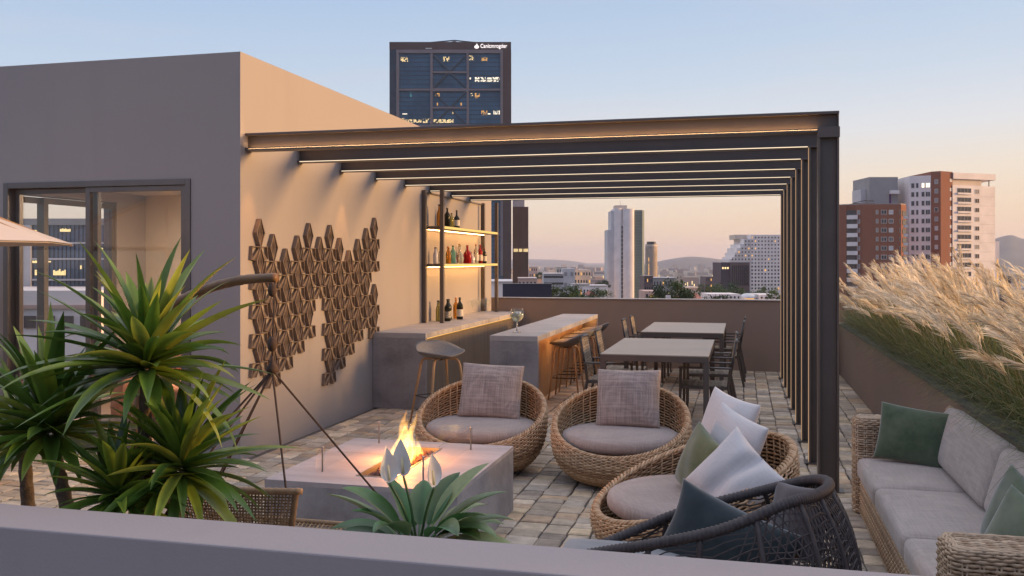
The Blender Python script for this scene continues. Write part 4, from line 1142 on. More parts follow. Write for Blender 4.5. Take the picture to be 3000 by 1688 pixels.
def brickmat():
    m, nt, bs = newmat('city_red_brick'); vec = coords(nt)
    br = nt.nodes.new('ShaderNodeTexBrick'); br.inputs['Scale'].default_value = 3.2
    br.inputs['Color1'].default_value = (.28,.10,.055,1); br.inputs['Color2'].default_value = (.22,.075,.042,1); br.inputs['Mortar'].default_value = (.26,.15,.11,1); br.inputs['Mortar Size'].default_value = .01
    mp = nt.nodes.new('ShaderNodeMapping'); mp.inputs['Rotation'].default_value = (PI/2, 0, 0); nt.links.new(vec, mp.inputs[0]); nt.links.new(mp.outputs[0], br.inputs['Vector'])
    nt.links.new(mixc(nt, mathn(nt, 'MULTIPLY', noise(nt, vec, .35, 5), .5), br.outputs['Color'], (.19,.075,.045)), bs.inputs['Base Color']); bs.inputs['Roughness'].default_value = .9; return m
CM['brick'] = brickmat()
LIT = emit('lit_window', S(255,222,160), .95); LITW = emit('lit_window_white', S(255,240,214), 1.15); LITD = emit('lit_window_dim', S(255,190,110), .65)
class CityB:
    """a building in a frame turned to face the terrace: local x to the right, y away, z from the city ground"""
    def __init__(s, name, label, cat, uc, d, group=None, turn=0.0):
        s.d = d; s.uc = uc; p = at(uc, YHOR, d); s.k = d/FPX
        s.t = thing(name, label, cat, (p.x, p.y, CZ), YAW+turn, group)
    def X(s, u): return (u-s.uc)*s.k
    def Xd(s, u, y): return (u-1500)/FPX*(s.d+y)-(s.uc-1500)/FPX*s.d
    def Z(s, v, dy=0): return H-CZ+(YHOR-v)/FPX*(s.d+dy)
    def box(s, name, u0, u1, v0, v1, y0, y1, mat, par=None):
        b = MB(); b.box(s.X(u0), s.X(u1), y0, y1, max(.02, s.Z(v1)) if v1 is not None else .02, s.Z(v0)); o = b.build(name, mat, par or s.t); return o
    def prism(s, name, poly, v0, v1, mat, par=None):
        b = MB(); b.prism(poly, .02 if v1 is None else s.Z(v1), s.Z(v0)); return b.build(name, mat, par or s.t)
wcache = {}
def window(par, P0, P1, s0, s1, z0, z1, fm='lgrey', gm_='dglass', split=0, out=.02, kind='window', glassmat_=None):
    """one window on the facade running from P0 to P1 (plan), from s0 to s1 metres along it"""
    P0 = Vector((*P0, 0)); P1 = Vector((*P1, 0)); d = (P1-P0).normalized()
    w, h = round(s1-s0, 2), round(z1-z0, 2); key = (w, h, fm, gm_, split, str(glassmat_))
    ang = math.atan2(d.y, d.x); loc = P0+d*s0; loc.z = z0
    if key in wcache:
        o = wcache[key].copy(); COL.objects.link(o); o.name = kind
    else:
        b = MB(); t_ = min(.12, w*.09)
        b.box(0, t_, -out-.06, 0, 0, h); b.box(w-t_, w, -out-.06, 0, 0, h); b.box(t_, w-t_, -out-.06, 0, 0, t_); b.box(t_, w-t_, -out-.06, 0, h-t_, h)
        for k in range(split): xx = w*(k+1)/(split+1); b.box(xx-t_*.4, xx+t_*.4, -out-.05, 0, t_, h-t_)
        b.box(t_, w-t_, -out, -out*.5, t_, h-t_, None, None, 1)
        o = b.build(kind, [CM[fm], glassmat_ or CM[gm_]]); wcache[key] = o
    o.parent = par; o.location = loc; o.rotation_euler = (0,0,ang)
    return o
# ---- the dark office tower with the sign
u_ = lambda X_: 1080+.2208*X_
v_ = lambda Y_: 80+.2208*Y_
T = CityB('office_tower', 'tall dark glass office tower with braced centre bay and a white rooftop sign', 'tower', 1320, 260)
def uvbox(B, name, X0, X1, Y0, Y1, y0, y1, mat, par=None): return B.box(name, u_(X0), u_(X1), v_(Y0), v_(Y1) if Y1 is not None else None, y0, y1, mat, par)
VB = 3300
cw = uvbox(T, 'curtain_wall', 285, 1885, 300, None, .35, 30, CM['glass'])
bdy = uvbox(T, 'crown_band', 275, 1890, 195, 298, 0, 30, CM['brown'])
uvbox(T, 'side_cladding', 1782, 1892, 298.5, None, 0, 30, CM['brown'])
uvbox(T, 'side_glazing', 276, 366, 298.5, None, .1, 30, CM['dglass'])
b = MB()
def tb(X0, X1, Y0, Y1, y0, y1): b.box(T.X(u_(X0)), T.X(u_(X1)), y0, y1, T.Z(v_(Y1)), T.Z(v_(Y0)))
tb(368, 402, 300, VB, -.2, .34); tb(1748, 1781, 300, VB, -.2, .34); tb(402.5, 1747.5, 300, 345, -.2, .34)
tb(818, 850, 345.5, VB, -.22, .34); tb(1300, 1330, 345.5, VB, -.22, .34)
for Y in (830, 1310, 1790, 2270, 2750): tb(402.5, 817.5, Y-14, Y+12, -.15, .34); tb(850.5, 1299.5, Y-20, Y+20, -.15, .34); tb(1330.5, 1747.5, Y-14, Y+12, -.15, .34)
for Y in (597, 1068): tb(850.5, 1299.5, Y-12, Y+12, -.14, .34)
b.build('facade_frame', CM['frame'], T.t)
b = MB()
for (Y0, Y1) in ((365, 810), (850, 1290), (1330, 1770), (1810, 2250)):
    for (a, c) in (((855, Y0), (1295, Y1)), ((1295, Y0), (855, Y1))):
        b.bar((T.X(u_(a[0])), .1, T.Z(v_(a[1]))), (T.X(u_(c[0])), .1, T.Z(v_(c[1]))), .35, .42, (0,1,0))
b.build('cross_brace', cm('brace', (.085,.105,.125), .5), T.t)
b = MB()
for X_ in range(420, 1745, 21):
    if X_ in range(815, 855) or X_ in range(1298, 1335): continue
    b.box(T.X(u_(X_))-.03, T.X(u_(X_))+.03, .26, .349, .1, T.Z(v_(350)))
for Y in range(400, VB, 58): b.box(T.X(u_(403)), T.X(u_(1747)), .28, .348, T.Z(v_(Y))-.18, T.Z(v_(Y)))
b.build('mullion_grid', cm('mullion', (.075,.10,.13), .4), T.t)
LW = [(425,520,395,455,LIT), (985,1070,390,450,LIT), (1335,1400,372,435,LIT), (1500,1580,395,445,LITD), (1338,1358,665,700,LITW), (1410,1560,660,722,LITW), (1575,1640,665,722,LITW), (1645,1740,660,722,LITW), (880,940,870,930,LITD), (1355,1387,872,910,LIT), (1410,1475,872,938,LITD),
      (1495,1575,1098,1165,LITD), (1580,1615,1140,1155,LITW), (1655,1740,1102,1155,LITW), (447,510,1143,1155,LITW), (440,490,1205,1250,LIT), (500,700,1212,1265,LIT), (720,825,1210,1268,LIT), (862,985,1215,1268,LIT), (990,1125,1212,1268,LIT), (905,920,1000,1045,LITD), (1110,1122,1118,1150,LIT), (1220,1236,1000,1040,LITD), (545,575,855,930,emit('lit_teal', S(90,150,160), .5))]
for (a, c, Y0, Y1, m_) in LW:
    b = MB(); X_ = a
    while X_ < c-2:
        w_ = min(R.uniform(6, 17), c-X_); y = Y0
        while y < Y1-2:
            h_ = min(R.uniform(10, 26), Y1-y)
            if R.random() < .62 or not b.v or c-a < 30: b.box(T.X(u_(X_)), T.X(u_(X_+w_*.85)), .30, .345, T.Z(v_(y+h_*.85)), T.Z(v_(y)))
            y += h_
        X_ += w_
    if len(b.v) < 32: b = MB(); b.box(T.X(u_(a)), T.X(u_(c)), .30, .345, T.Z(v_(Y1)), T.Z(v_(Y0)))
    b.build('lit_window', m_, T.t)
b = MB(); b.box(T.X(u_(755)), T.X(u_(840)), -.06, -.005, T.Z(v_(288)), T.Z(v_(275))); b.build('light_bar', cm('bar_white', (.6,.6,.58)), T.t)
b = MB(); b.box(T.X(u_(795)), T.X(u_(1420)), 2, 2.4, T.Z(v_(190)), T.Z(v_(186))-0.0); zt = T.Z(v_(150)); z0 = T.Z(v_(180))
b.bar((T.X(u_(800)), 2.2, z0), (T.X(u_(1130)), 2.2, zt), .25, .3); b.bar((T.X(u_(1130)), 2.2, zt), (T.X(u_(1420)), 2.2, z0), .25, .3)
b.add([(T.X(u_(885)), 2.6, z0-.6), (T.X(u_(1310)), 2.6, z0-.6), (T.X(u_(1130)), 2.6, zt-.1), (T.X(u_(885)), 9, z0-.6), (T.X(u_(1310)), 9, z0-.6), (T.X(u_(1130)), 9, zt-.1)], [(0,1,2), (5,4,3), (0,2,5,3), (1,4,5,2)])
for X_ in (800, 1418): b.box(T.X(u_(X_))-.15, T.X(u_(X_))+.15, 2.05, 2.35, T.Z(v_(195)), z0)
for X_ in (1812, 1885): b.box(T.X(u_(X_))-.08, T.X(u_(X_))+.08, 3, 3.16, T.Z(v_(195)), T.Z(v_(172)))
b.box(T.X(u_(1812)), T.X(u_(1885)), 3, 3.12, T.Z(v_(174)), T.Z(v_(171)))
b.build('roof_gantry', CM['ddark'], T.t)
SGN = emit('sign_white', S(250,240,240), .95)
cu = bpy.data.curves.new('sign_text', 'FONT'); cu.body = 'Canlcmrogder'; cu.size = 1; cu.extrude = .04; cu.fill_mode = 'BOTH'; cu.offset = .006
to = bpy.data.objects.new('tmp', cu); COL.objects.link(to); bpy.context.view_layer.update()
me = bpy.data.meshes.new_from_object(to); bpy.data.objects.remove(to)
xs = [v.co.x for v in me.vertices]; w0 = max(xs)-min(xs); W_ = T.X(u_(1838))-T.X(u_(1484)); kx_ = W_/w0; kz = (T.Z(v_(222))-T.Z(v_(274)))/.70
for v in me.vertices: v.co = Vector(((v.co.x-min(xs))*kx_, -v.co.z*2-.12, v.co.y*kz))
so2 = bpy.data.objects.new('sign_lettering', me); COL.objects.link(so2); me.materials.append(SGN); so2.parent = T.t; so2.location = (T.X(u_(1484)), 0, T.Z(v_(274)))
b = MB(); cx_, cz_ = T.X(u_(1433)), T.Z(v_(262)); q_ = T.k*.2208
b.lathe([(0,0)], 3) if False else None
el = [(cx_+31*q_*math.cos(a), cz_+22*q_*math.sin(a)) for a in [2*PI*i/28 for i in range(28)]]
flm = [(-12,4), (-8,22), (0,34), (2,46), (8,30), (16,20), (18,8), (12,0), (-4,0)]
def plate(pts, y0, y1):
    n = len(pts); b.add([(x_, y0, z_) for x_, z_ in pts]+[(x_, y1, z_) for x_, z_ in pts], [tuple(range(n)), tuple(range(2*n-1, n-1, -1))]+[(i, n+i, n+(i+1) % n, (i+1) % n) for i in range(n)])
plate(el, -.13, -.004); plate([(cx_+x_*q_, cz_+z_*q_+4*q_) for x_, z_ in flm], -.2, -.135)
b.build('sign_emblem', SGN, T.t)
# ---- ribbed tower right behind it
B2 = CityB('ribbed_tower', 'dark tower with close vertical ribs beside the big office tower', 'tower', 1525, 290)
B2.box('body', 1502, 1548, 606, None, 0, 18, CM['brown']); B2.box('upper_storey', 1502, 1537, 570, 605.5, 3, 16, CM['lgrey'])
b = MB()
for k in range(14): x_ = B2.X(1502.5)+(B2.X(1548)-B2.X(1502.5))*k/13.5; b.box(x_, x_+.16, -.35, -.005, .1, B2.Z(607))
b.build('vertical_ribs', cm('tan_rib', (.26,.185,.14)), B2.t)
for (a, c) in ((1505, 1518), (1521, 1531), (1534, 1547)): B2.box('lit_window', a, c, 729, 738, -.2, -.004, LIT)
# ---- navy billboard on a low white building
B3 = CityB('billboard', 'big blank navy billboard seen just above the far parapet', 'billboard', 1544, 110)
B3.box('panel', 1472.5, 1616, 832, 890, 0, .5, CM['navy'])
for u0 in (1490, 1545, 1600): B3.box('post', u0-1.5, u0+1.5, 890.5, None, .1, .4, CM['ddark'])
B3.box('edge_trim', 1472, 1616.5, 830.5, 831.9, -.05, .55, CM['grey'])
B4 = CityB('low_building', 'low white flat-roofed building behind the left end of the navy billboard', 'building', 1470, 125); B4.box('wall', 1430, 1500, 827, None, 0, 14, CM['white']); B4.box('roof_edge', 1429, 1501, 824, 826.9, -.2, 14.2, CM['lgrey'])
# ---- white tower with rounded shafts and green glass wing
B5 = CityB('white_tower', 'slim white tower of rounded shafts with a pale green glass wing', 'tower', 1826, 420)
X5 = lambda x_: 1450+.33*x_
V5 = lambda y_: 560+.33*y_
def halfround(u0, u1, v0, mat, name, flat=.5):
    a, c = B5.X(X5(u0)), B5.X(X5(u1)); r_ = (c-a)/2; cx = (a+c)/2
    poly = [(cx+r_*math.cos(th), -r_*flat*math.sin(th)) for th in [PI*i/16 for i in range(17)]]
    poly = poly+[(a, 12), (c, 12)]
    poly = [(cx-r_, 12), ]+[(cx-r_*math.cos(PI*i/16), -r_*flat*math.sin(PI*i/16)) for i in range(17)]+[(cx+r_, 12)]
    b = MB(); b.prism(poly, .02, B5.Z(V5(v0))); return b.build(name, mat, B5.t, smooth=False)
halfround(996, 1036, 345, CM['lgrey'], 'shaft'); halfround(1030, 1066, 175, CM['lgrey'], 'shaft', .3)
halfround(1056, 1124, 155, CM['white'], 'shaft', .6); halfround(1132, 1236, 158, CM['white'], 'shaft', .5)
b = MB(); b.box(B5.X(X5(1118)), B5.X(X5(1140)), -.3, 10, .02, B5.Z(V5(160))); b.build('recess', cm('recess_pink', (.42,.36,.35)), B5.t)
b = MB()
for k in range(17):
    z_ = B5.Z(V5(310+k*38)); b.box(B5.X(X5(1121)), B5.X(X5(1137)), -.45, -.305, z_-1.6, z_)
b.build('recess_windows', CM['dglass'], B5.t)
B5.box('roof_block', X5(1070), X5(1175), V5(125), V5(157), 1, 9, CM['cream']); b = MB(); b.box(B5.X(X5(1117)), B5.X(X5(1120)), 2, 2.3, B5.Z(V5(126)), B5.Z(V5(84))); b.build('antenna', CM['white'], B5.t)
g5 = B5.prism('glass_wing', [(B5.X(X5(1238)), .5), (B5.X(X5(1310)), .5), (B5.X(X5(1340)), 5), (B5.X(X5(1340)), 14), (B5.X(X5(1238)), 14)], V5(168), None, CM['gglass'])
b = MB()
for k in range(30): z_ = B5.Z(V5(180+k*25)); b.box(B5.X(X5(1238)), B5.X(X5(1310)), .40, .495, z_-.12, z_)
b.build('floor_bands', CM['grey'], B5.t)
# ---- round apartment tower
B6 = CityB('round_tower', 'cream apartment tower with curved balcony bands', 'tower', 1912, 520)
a, c = B6.X(X5(1342)), B6.X(X5(1450)); r6 = (c-a)/2; cx6 = (a+c)/2
b = MB(); b.lathe([(0,.02), (r6*.93,.02), (r6*.93, B6.Z(V5(470))), (r6*.75, B6.Z(V5(468))), (r6*.75, B6.Z(V5(448))), (0, B6.Z(V5(448)))], 28, Matrix.Translation((cx6, r6, 0))); b.build('body', CM['dglass'], B6.t)
for k in range(22):
    z_ = B6.Z(V5(474+k*16)); b = MB(); b.lathe([(r6*.94, z_-2.0), (r6, z_-2.0), (r6, z_), (r6*.94, z_)], 28, Matrix.Translation((cx6, r6, 0)), cap=False); b.build('balcony_band', CM['cream'], B6.t)
b = MB()
for k in range(16):
    z_ = B6.Z(V5(520+k*14)); x_ = cx6-r6*.6+R.choice((0,.5,1.0)); b.box(x_, x_+1.6, r6-r6*.86, r6-r6*.80, z_-1.4, z_)
b.build('lit_window', LITD, B6.t)
# ---- white grid building, stepped on the left
B7 = CityB('grid_building', 'big white stepped building with a grid of small square windows', 'building', 2220, 430)
steps = [(2082,605,2110), (2105,585,2150), (2130,545,2180), (2150,505,2215), (2180,470,2240), (2212,425,2275)]
B7.box('wall', X5(2275), X5(2600), V5(388), None, 0, 22, CM['white'])
for (a, y0, c) in steps: B7.box('wall', X5(a), X5(c)-.05, V5(y0), None, .02*a/100, 20, CM['white'])
B7.box('roof_block', X5(2170), X5(2330), V5(383), V5(425), 8, 20, CM['cream'])
P0, P1 = (B7.X(X5(2275)), -.0), (B7.X(X5(2600)), -.0)
cnt = 0; small = MB()
for r_ in range(15):
    for c_ in range(19):
        xx = 2108+c_*29.2; yy = 412+r_*32.3
        top = 388 if xx > 2275 else min([s_[1] for s_ in steps if s_[0]-2 <= xx <= s_[2]+14] or [9999])
        if yy-12 < top+4 or xx > 2520: continue
        lit = R.random() < .07; base_y = 0
        x0 = B7.X(X5(xx-6.5)); x1 = B7.X(X5(xx+7.5)); z0, z1 = B7.Z(V5(yy+8)), B7.Z(V5(yy-8))
        cnt += 1
        if cnt <= 100: window(B7.t, (x0, -.001), (x0+1, -.001), 0, x1-x0, z0, z1, 'white', 'dglass', 0, .02, 'window', LITD if lit else None)
        else: small.box(x0, x1, -.04, -.002, z0, z1, None, None, 1 if lit else 0)
so3 = small.build('windows', [CM['dglass'], LITD], B7.t); so3['kind'] = 'stuff'
# ---- purple-brown block in front of it
B8 = CityB('stone_block', 'purple-brown stone block in front of the white grid building', 'building', 2160, 360)
B8.box('wall', X5(2090), X5(2262), V5(632), None, 0, 16, CM['purple']); B8.box('side_wing', X5(2012), X5(2089), V5(634), None, 1, 16, cm('dark_purple', (.085,.065,.085)))
for k in range(3): B8.box('lit_window', X5(2022+k*22), X5(2036+k*22), V5(675), V5(692), .9, .995, LIT)
b = MB()
for k in range(9):
    for j in range(6): x_ = B8.X(X5(2104+k*17)); z_ = B8.Z(V5(660+j*30)); b.box(x_, x_+.55, -.05, -.002, z_-1.3, z_)
b.build('slit_windows', CM['dglass'], B8.t)
# ---- small mid-city blocks
def block(name, label, u0, u1, v0, d, mat, depth=12, rows=3, cols_=4, wm='dglass', roof=None, band=False, litp=.1):
    B = CityB(name, label, 'building', (u0+u1)/2, d)
    B.box('wall', u0, u1, v0, None, 0, depth, CM[mat])
    if roof: B.box('roof_edge', u0-.6, u1+.6, v0-1.6, v0-.02, -.3, depth+.3, CM[roof])
    hh = (880-v0)/max(1, rows); ww = (u1-u0)/cols_
    if band:
        for r_ in range(rows): B.box('window_band', u0+1, u1-1, v0+hh*(r_+.3), v0+hh*(r_+.62), -.05, -.003, CM[wm])
    else:
        for r_ in range(rows):
            for c_ in range(cols_):
                x0 = B.X(u0+ww*(c_+.22)); x1 = B.X(u0+ww*(c_+.78)); window(B.t, (x0, -.001), (x0+1, -.001), 0, x1-x0, B.Z(v0+hh*(r_+.72)), B.Z(v0+hh*(r_+.3)), mat, wm, 0, .02, 'window', LITD if R.random() < litp else None)
    return B
block('brick_block', 'small tan brick tower just right of the ribbed tower', X5(303), X5(378), V5(672), 600, 'pink', 12, 6, 4)
block('curved_building', 'white building with horizontal window bands behind the navy billboard', X5(432), X5(610), V5(735), 330, 'lgrey', 14, 4, 1, 'dglass', 'white', True)
block('cream_block', 'cream block standing highest in the white cluster left of the slim tower', X5(548), X5(640), V5(672), 430, 'cream', 14, 4, 4)
block('grey_block', 'grey slab building in the middle of the white cluster left of the slim tower', X5(600), X5(712), V5(690), 390, 'lgrey', 14, 3, 2, 'grey')
block('white_block', 'white block with dark openings right in the cluster left of the slim tower', X5(705), X5(852), V5(700), 400, 'cream', 14, 4, 6)
block('glass_house', 'low pale building with a dark glazed corner left of the slim tower', X5(690), X5(838), V5(832), 200, 'white', 10, 1, 5, 'dglass', 'grey')
block('pink_house', 'pale pink low building at the foot of the ribbed tower', X5(205), X5(372), V5(775), 260, 'pink', 12, 2, 5, 'dglass', 'white')
block('long_house', 'long white low building beside the slim tower', X5(838), X5(1002), V5(842), 230, 'white', 10, 1, 6, 'dglass', 'lgrey')
block('dark_block', 'dark red-brown block at the foot of the round tower', X5(1325), X5(1404), V5(757), 330, 'purple', 12, 3, 4, 'dglass', 'roof')
block('grey_hall', 'low grey hall with a flat roof right of the round tower', X5(1405), X5(1610), V5(772), 460, 'grey', 16, 2, 8, 'dglass', 'lgrey')
block('coral_house', 'coral-pink house below the round tower, just above the parapet', X5(1330), X5(1450), V5(888), 170, 'pink', 8, 1, 3)
block('low_office', 'dark low office with lit windows left of the purple-brown block', X5(1870), X5(2010), V5(760), 480, 'purple', 14, 4, 7, 'dglass', None, False, .35)
block('white_shed', 'low bright white house near the parapet on the right', X5(1905), X5(2180), V5(915), 190, 'white', 9, 1, 8)
block('cream_shed', 'pale low house at the right end of the parapet view', X5(2350), X5(2530), V5(920), 200, 'white', 9, 1, 5)
B9 = CityB('red_roof_house', 'house with a red hipped roof just above the parapet', 'house', X5(1750), 160)
B9.box('wall', X5(1690), X5(1820), V5(955), None, 0, 8, CM['white'])
b = MB(); a, c = B9.X(X5(1680)), B9.X(X5(1840)); z0, z1 = B9.Z(V5(955)), B9.Z(V5(915)); m_ = (a+c)/2
b.add([(a,-.4,z0+.02), (c,-.4,z0+.02), (c,8.4,z0+.02), (a,8.4,z0+.02), (m_-1.5,4,z1), (m_+1.5,4,z1)], [(0,1,5,4), (1,2,5), (2,3,4,5), (3,0,4), (3,2,1,0)]); b.build('roof', CM['red'], B9.t)
B10 = CityB('gable_house', 'house with a pink gabled roof between the trees left of the slim tower', 'house', X5(865), 170)
B10.box('wall', X5(830), X5(905), V5(930), None, 0, 8, CM['white'])
b = MB(); a, c = B10.X(X5(822)), B10.X(X5(912)); z0, z1 = B10.Z(V5(930)), B10.Z(V5(893)); m_ = (a+c)/2
b.add([(a,-.4,z0+.02), (c,-.4,z0+.02), (c,8.4,z0+.02), (a,8.4,z0+.02), (m_,-.4,z1), (m_,8.4,z1)], [(0,1,4), (1,2,5,4), (2,3,5), (3,0,4,5), (3,2,1,0)]); b.build('roof', CM['red'], B10.t)
# domes
B11 = CityB('church', 'small domed church far off between the round tower and the hill', 'church', X5(1607), 700)
B11.box('tower', X5(1594), X5(1622), V5(718), None, 0, 8, CM['cream']); b = MB(); r_ = (B11.X(X5(1624))-B11.X(X5(1592)))/2
b.lathe([(r_, B11.Z(V5(717.5)))]+[(r_*math.cos(a), B11.Z(V5(717.5))+r_*1.25*math.sin(a)) for a in [PI/2*i/8 for i in range(1, 9)]], 20, Matrix.Translation((0, 4, 0))); b.build('dome', CM['grey'], B11.t, smooth=True)
B12 = CityB('dome_hall', 'shiny pale dome near the parapet on the right', 'building', X5(2265), 200)
r_ = B12.X(X5(2340)); b = MB(); b.lathe([(r_*1.0, .02), (r_, B12.Z(V5(950)))]+[(r_*math.cos(a), B12.Z(V5(950))+r_*.55*math.sin(a)) for a in [PI/2*i/8 for i in range(1, 9)]], 24, Matrix.Translation((0, r_, 0)))
b.build('dome', simple('city_zinc', (.55,.53,.52), .3, .6, .1, .3, 2, 0), B12.t, smooth=True); B12.box('lit_window', X5(2232), X5(2300), V5(952), V5(962), -.1, .1, LITD)
# white sign in front of the big tree
B13 = CityB('sign_board', 'small white sign board in front of the big dark tree', 'sign', X5(1538), 120)
B13.box('board', X5(1517), X5(1560), V5(925), V5(960), 0, .12, CM['white']); B13.box('post', X5(1536), X5(1541), V5(960.5), None, .02, .10, CM['ddark'])
b = MB()
for z_ in (938, 947): b.box(B13.X(X5(1524)), B13.X(X5(1553)), -.01, -.002, B13.Z(V5(z_+3)), B13.Z(V5(z_)))
b.build('sign_marks', CM['grey'], B13.t)
# ---- distant low city, one mass
b = MB()
for k in range(900):
    d = 520+R.random()**1.6*3200; u0 = R.uniform(-400, 3300); w_ = R.uniform(8, 30); h_ = R.uniform(4, 11)*(1 if R.random() < .9 else 2.0)
    p = at(u0, YHOR, d); c, s_ = math.cos(YAW), math.sin(YAW); dp = R.uniform(8, 20)
    Mx = Matrix.Translation((p.x, p.y, CZ)) @ Matrix.Rotation(YAW+R.uniform(-.4, .4), 4, 'Z')
    b.box(-w_/2, w_/2, 0, dp, 0.03, h_, Mx, R.choice([(.46,.41,.38), (.36,.26,.22), (.52,.49,.47), (.26,.22,.21), (.40,.33,.28)]))
tag(b.build('distant_city', colmat('distant_wall', .9, 0, .1, .1, 0), None), kind='stuff')
b = MB()
for k in range(150):
    d = 350+R.random()*900; p = at(R.uniform(1300, 2500), YHOR, d); b.box(p.x-.35, p.x+.35, p.y-.35, p.y+.35, CZ+R.uniform(4, 9), CZ+R.uniform(9.2, 9.9))
tag(b.build('city_lights', LIT, None), kind='stuff')
# ---- hills
def hill(name, prof, d, depth, seed):
    """ridge through (u, v) at distance d"""
    rr_ = random.Random(seed); b = MB(); n = len(prof); rows = 14; vs = []; fs = []
    P = catmull([(u, v, 0) for u, v in prof], 8); W_ = len(P)
    for j in range(rows+1):
        q = j/rows
        for i, p in enumerate(P):
            dd = d+depth*(q-1); w = at(p.x, YHOR, dd); hz = (H+(YHOR-p.y)/FPX*d-CZ)*math.sin(PI/2*q)**1.3
            w.z = CZ-5+max(0, hz+5+noise_h(w)*hz*.22*math.sin(PI*q)); vs.append(w)
    for i in range(W_): w = at(P[i].x, YHOR, d+depth*.6); w.z = CZ-20; vs.append(w)
    for j in range(rows+1):
        for i in range(W_-1): fs.append((j*W_+i, j*W_+i+1, (j+1)*W_+i+1, (j+1)*W_+i))
    b.add(vs, fs); o = b.build(name, HM, None, smooth=True); tag(o, kind='structure')
from mathutils import noise as mnoise
def noise_h(w): return mnoise.noise(Vector((w.x*.004, w.y*.004, 3)))
HM = simple('hill_scrub', (.05,.06,.06), 1, 0, .35, .004, .02, 0)
hill('hills', [(1820,800), (1880,780), (1935,765), (1985,756), (2030,752), (2080,757), (2140,766), (2200,775), (2300,790), (2400,800)], 5200, 1800, 1)
hill('far_hills', [(1100,790), (1300,775), (1480,762), (1560,760), (1640,762), (1700,768), (1760,782), (1850,790), (1950,795)], 8500, 2500, 2)
hill('far_hills', [(1650,800), (1740,790), (1790,783), (1850,779), (1930,786)], 6500, 1800, 4)
hill('hills', [(2700,760), (2850,730), (2905,705), (2935,694), (2965,690), (3005,702), (3080,700), (3250,735), (3400,790)], 4200, 1800, 3)
# ---- trees
TM = colmat('tree_foliage', .7, .15, .3, .4, 0, .2)
TGR = [(.030,.060,.022), (.045,.08,.026), (.022,.045,.02), (.06,.09,.03)]
def tree(label, u, v_top, d, w_px, group='trees in the city below', dark=1.0, n=2200):
    p = at(u, YHOR, d); top = H+(YHOR-v_top)/FPX*d; rad_ = w_px/FPX*d/2*1.25; t = thing('tree', label, 'tree', (p.x, p.y, CZ), R.uniform(0, 6), group)
    Ht = top-CZ; b = MB(); b.tube([(0,0,0), (.1,.1,Ht*.35), (0,.2,Ht*.6)], [.45,.35,.2], 8); 
    for k in range(5): a = R.uniform(0, 2*PI); b.tube([(0,.1,Ht*.4), (math.cos(a)*rad_*.35, math.sin(a)*rad_*.35, Ht*.62), (math.cos(a)*rad_*.6, math.sin(a)*rad_*.6, Ht*.78)], [.22,.15,.06], 6)
    b.build('trunk', M['trunk'], t)
    b = MB(); cl = []
    hh = min(Ht*.75, rad_*1.7)
    for k in range(34):
        th = R.uniform(0, 2*PI); ph = math.acos(R.uniform(-.45, 1)); rr_ = R.uniform(.62, 1.0)
        cl.append((Vector((rad_*rr_*math.sin(ph)*math.cos(th), rad_*rr_*math.sin(ph)*math.sin(th), Ht-hh*.55+hh*.5*rr_*math.cos(ph))), R.uniform(.16, .30)*rad_, mul(R.choice(TGR), dark*R.uniform(.7, 1.35))))
    for k in range(n):
        c, r_, col = R.choice(cl); q = c+Vector((R.gauss(0,1), R.gauss(0,1), R.gauss(0,.8)))*r_*.55
        a = Vector((R.gauss(0,1), R.gauss(0,1), R.gauss(0,1))).normalized(); e = a.orthogonal().normalized(); s_ = rad_*R.uniform(.03, .07)
        b.add([q, q+a*s_+e*s_*.5, q+a*s_*2, q+a*s_-e*s_*.5], [(0,1,2,3)], None, mul(col, R.uniform(.8, 1.25)))
    b.build('crown', TM, t)
tree('big dark round tree behind the white sign board', X5(1585), V5(779), 150, 104, n=3400, dark=.85)
tree('dark tree right of the navy billboard', X5(590), V5(832), 135, 88)
tree('dark bushy tree beside the glazed-corner building', X5(690), V5(824), 150, 64)
tree('low tree left of the slim white tower base', X5(930), V5(854), 130, 62)
tree('far round tree left of the slim white tower', X5(955), V5(782), 330, 34)
tree('yellow-green tree below the coral house', X5(1390), V5(917), 110, 36, dark=1.7)
tree('thin tree left of the shiny dome', X5(1850), V5(817), 240, 26, dark=1.2)
tree('tree right of the far brick block', X5(395), V5(717), 380, 24)
tree('wide tree in front of the purple-brown block', X5(2060), V5(820), 250, 96, dark=1.3)
tree('tree behind the shiny dome', X5(2200), V5(832), 260, 96, dark=1.4)
tree('tree left of the purple-brown block base', X5(1930), V5(822), 270, 70, dark=1.5)
tree('tree at the foot of the white grid building', X5(2390), V5(834), 260, 90, dark=1.3)
tree('low dark tree in front of the white house near the parapet', X5(1960), V5(907), 130, 84, dark=.8)
tree('tree at the right end of the parapet view', X5(2480), V5(882), 190, 36, dark=1.2)

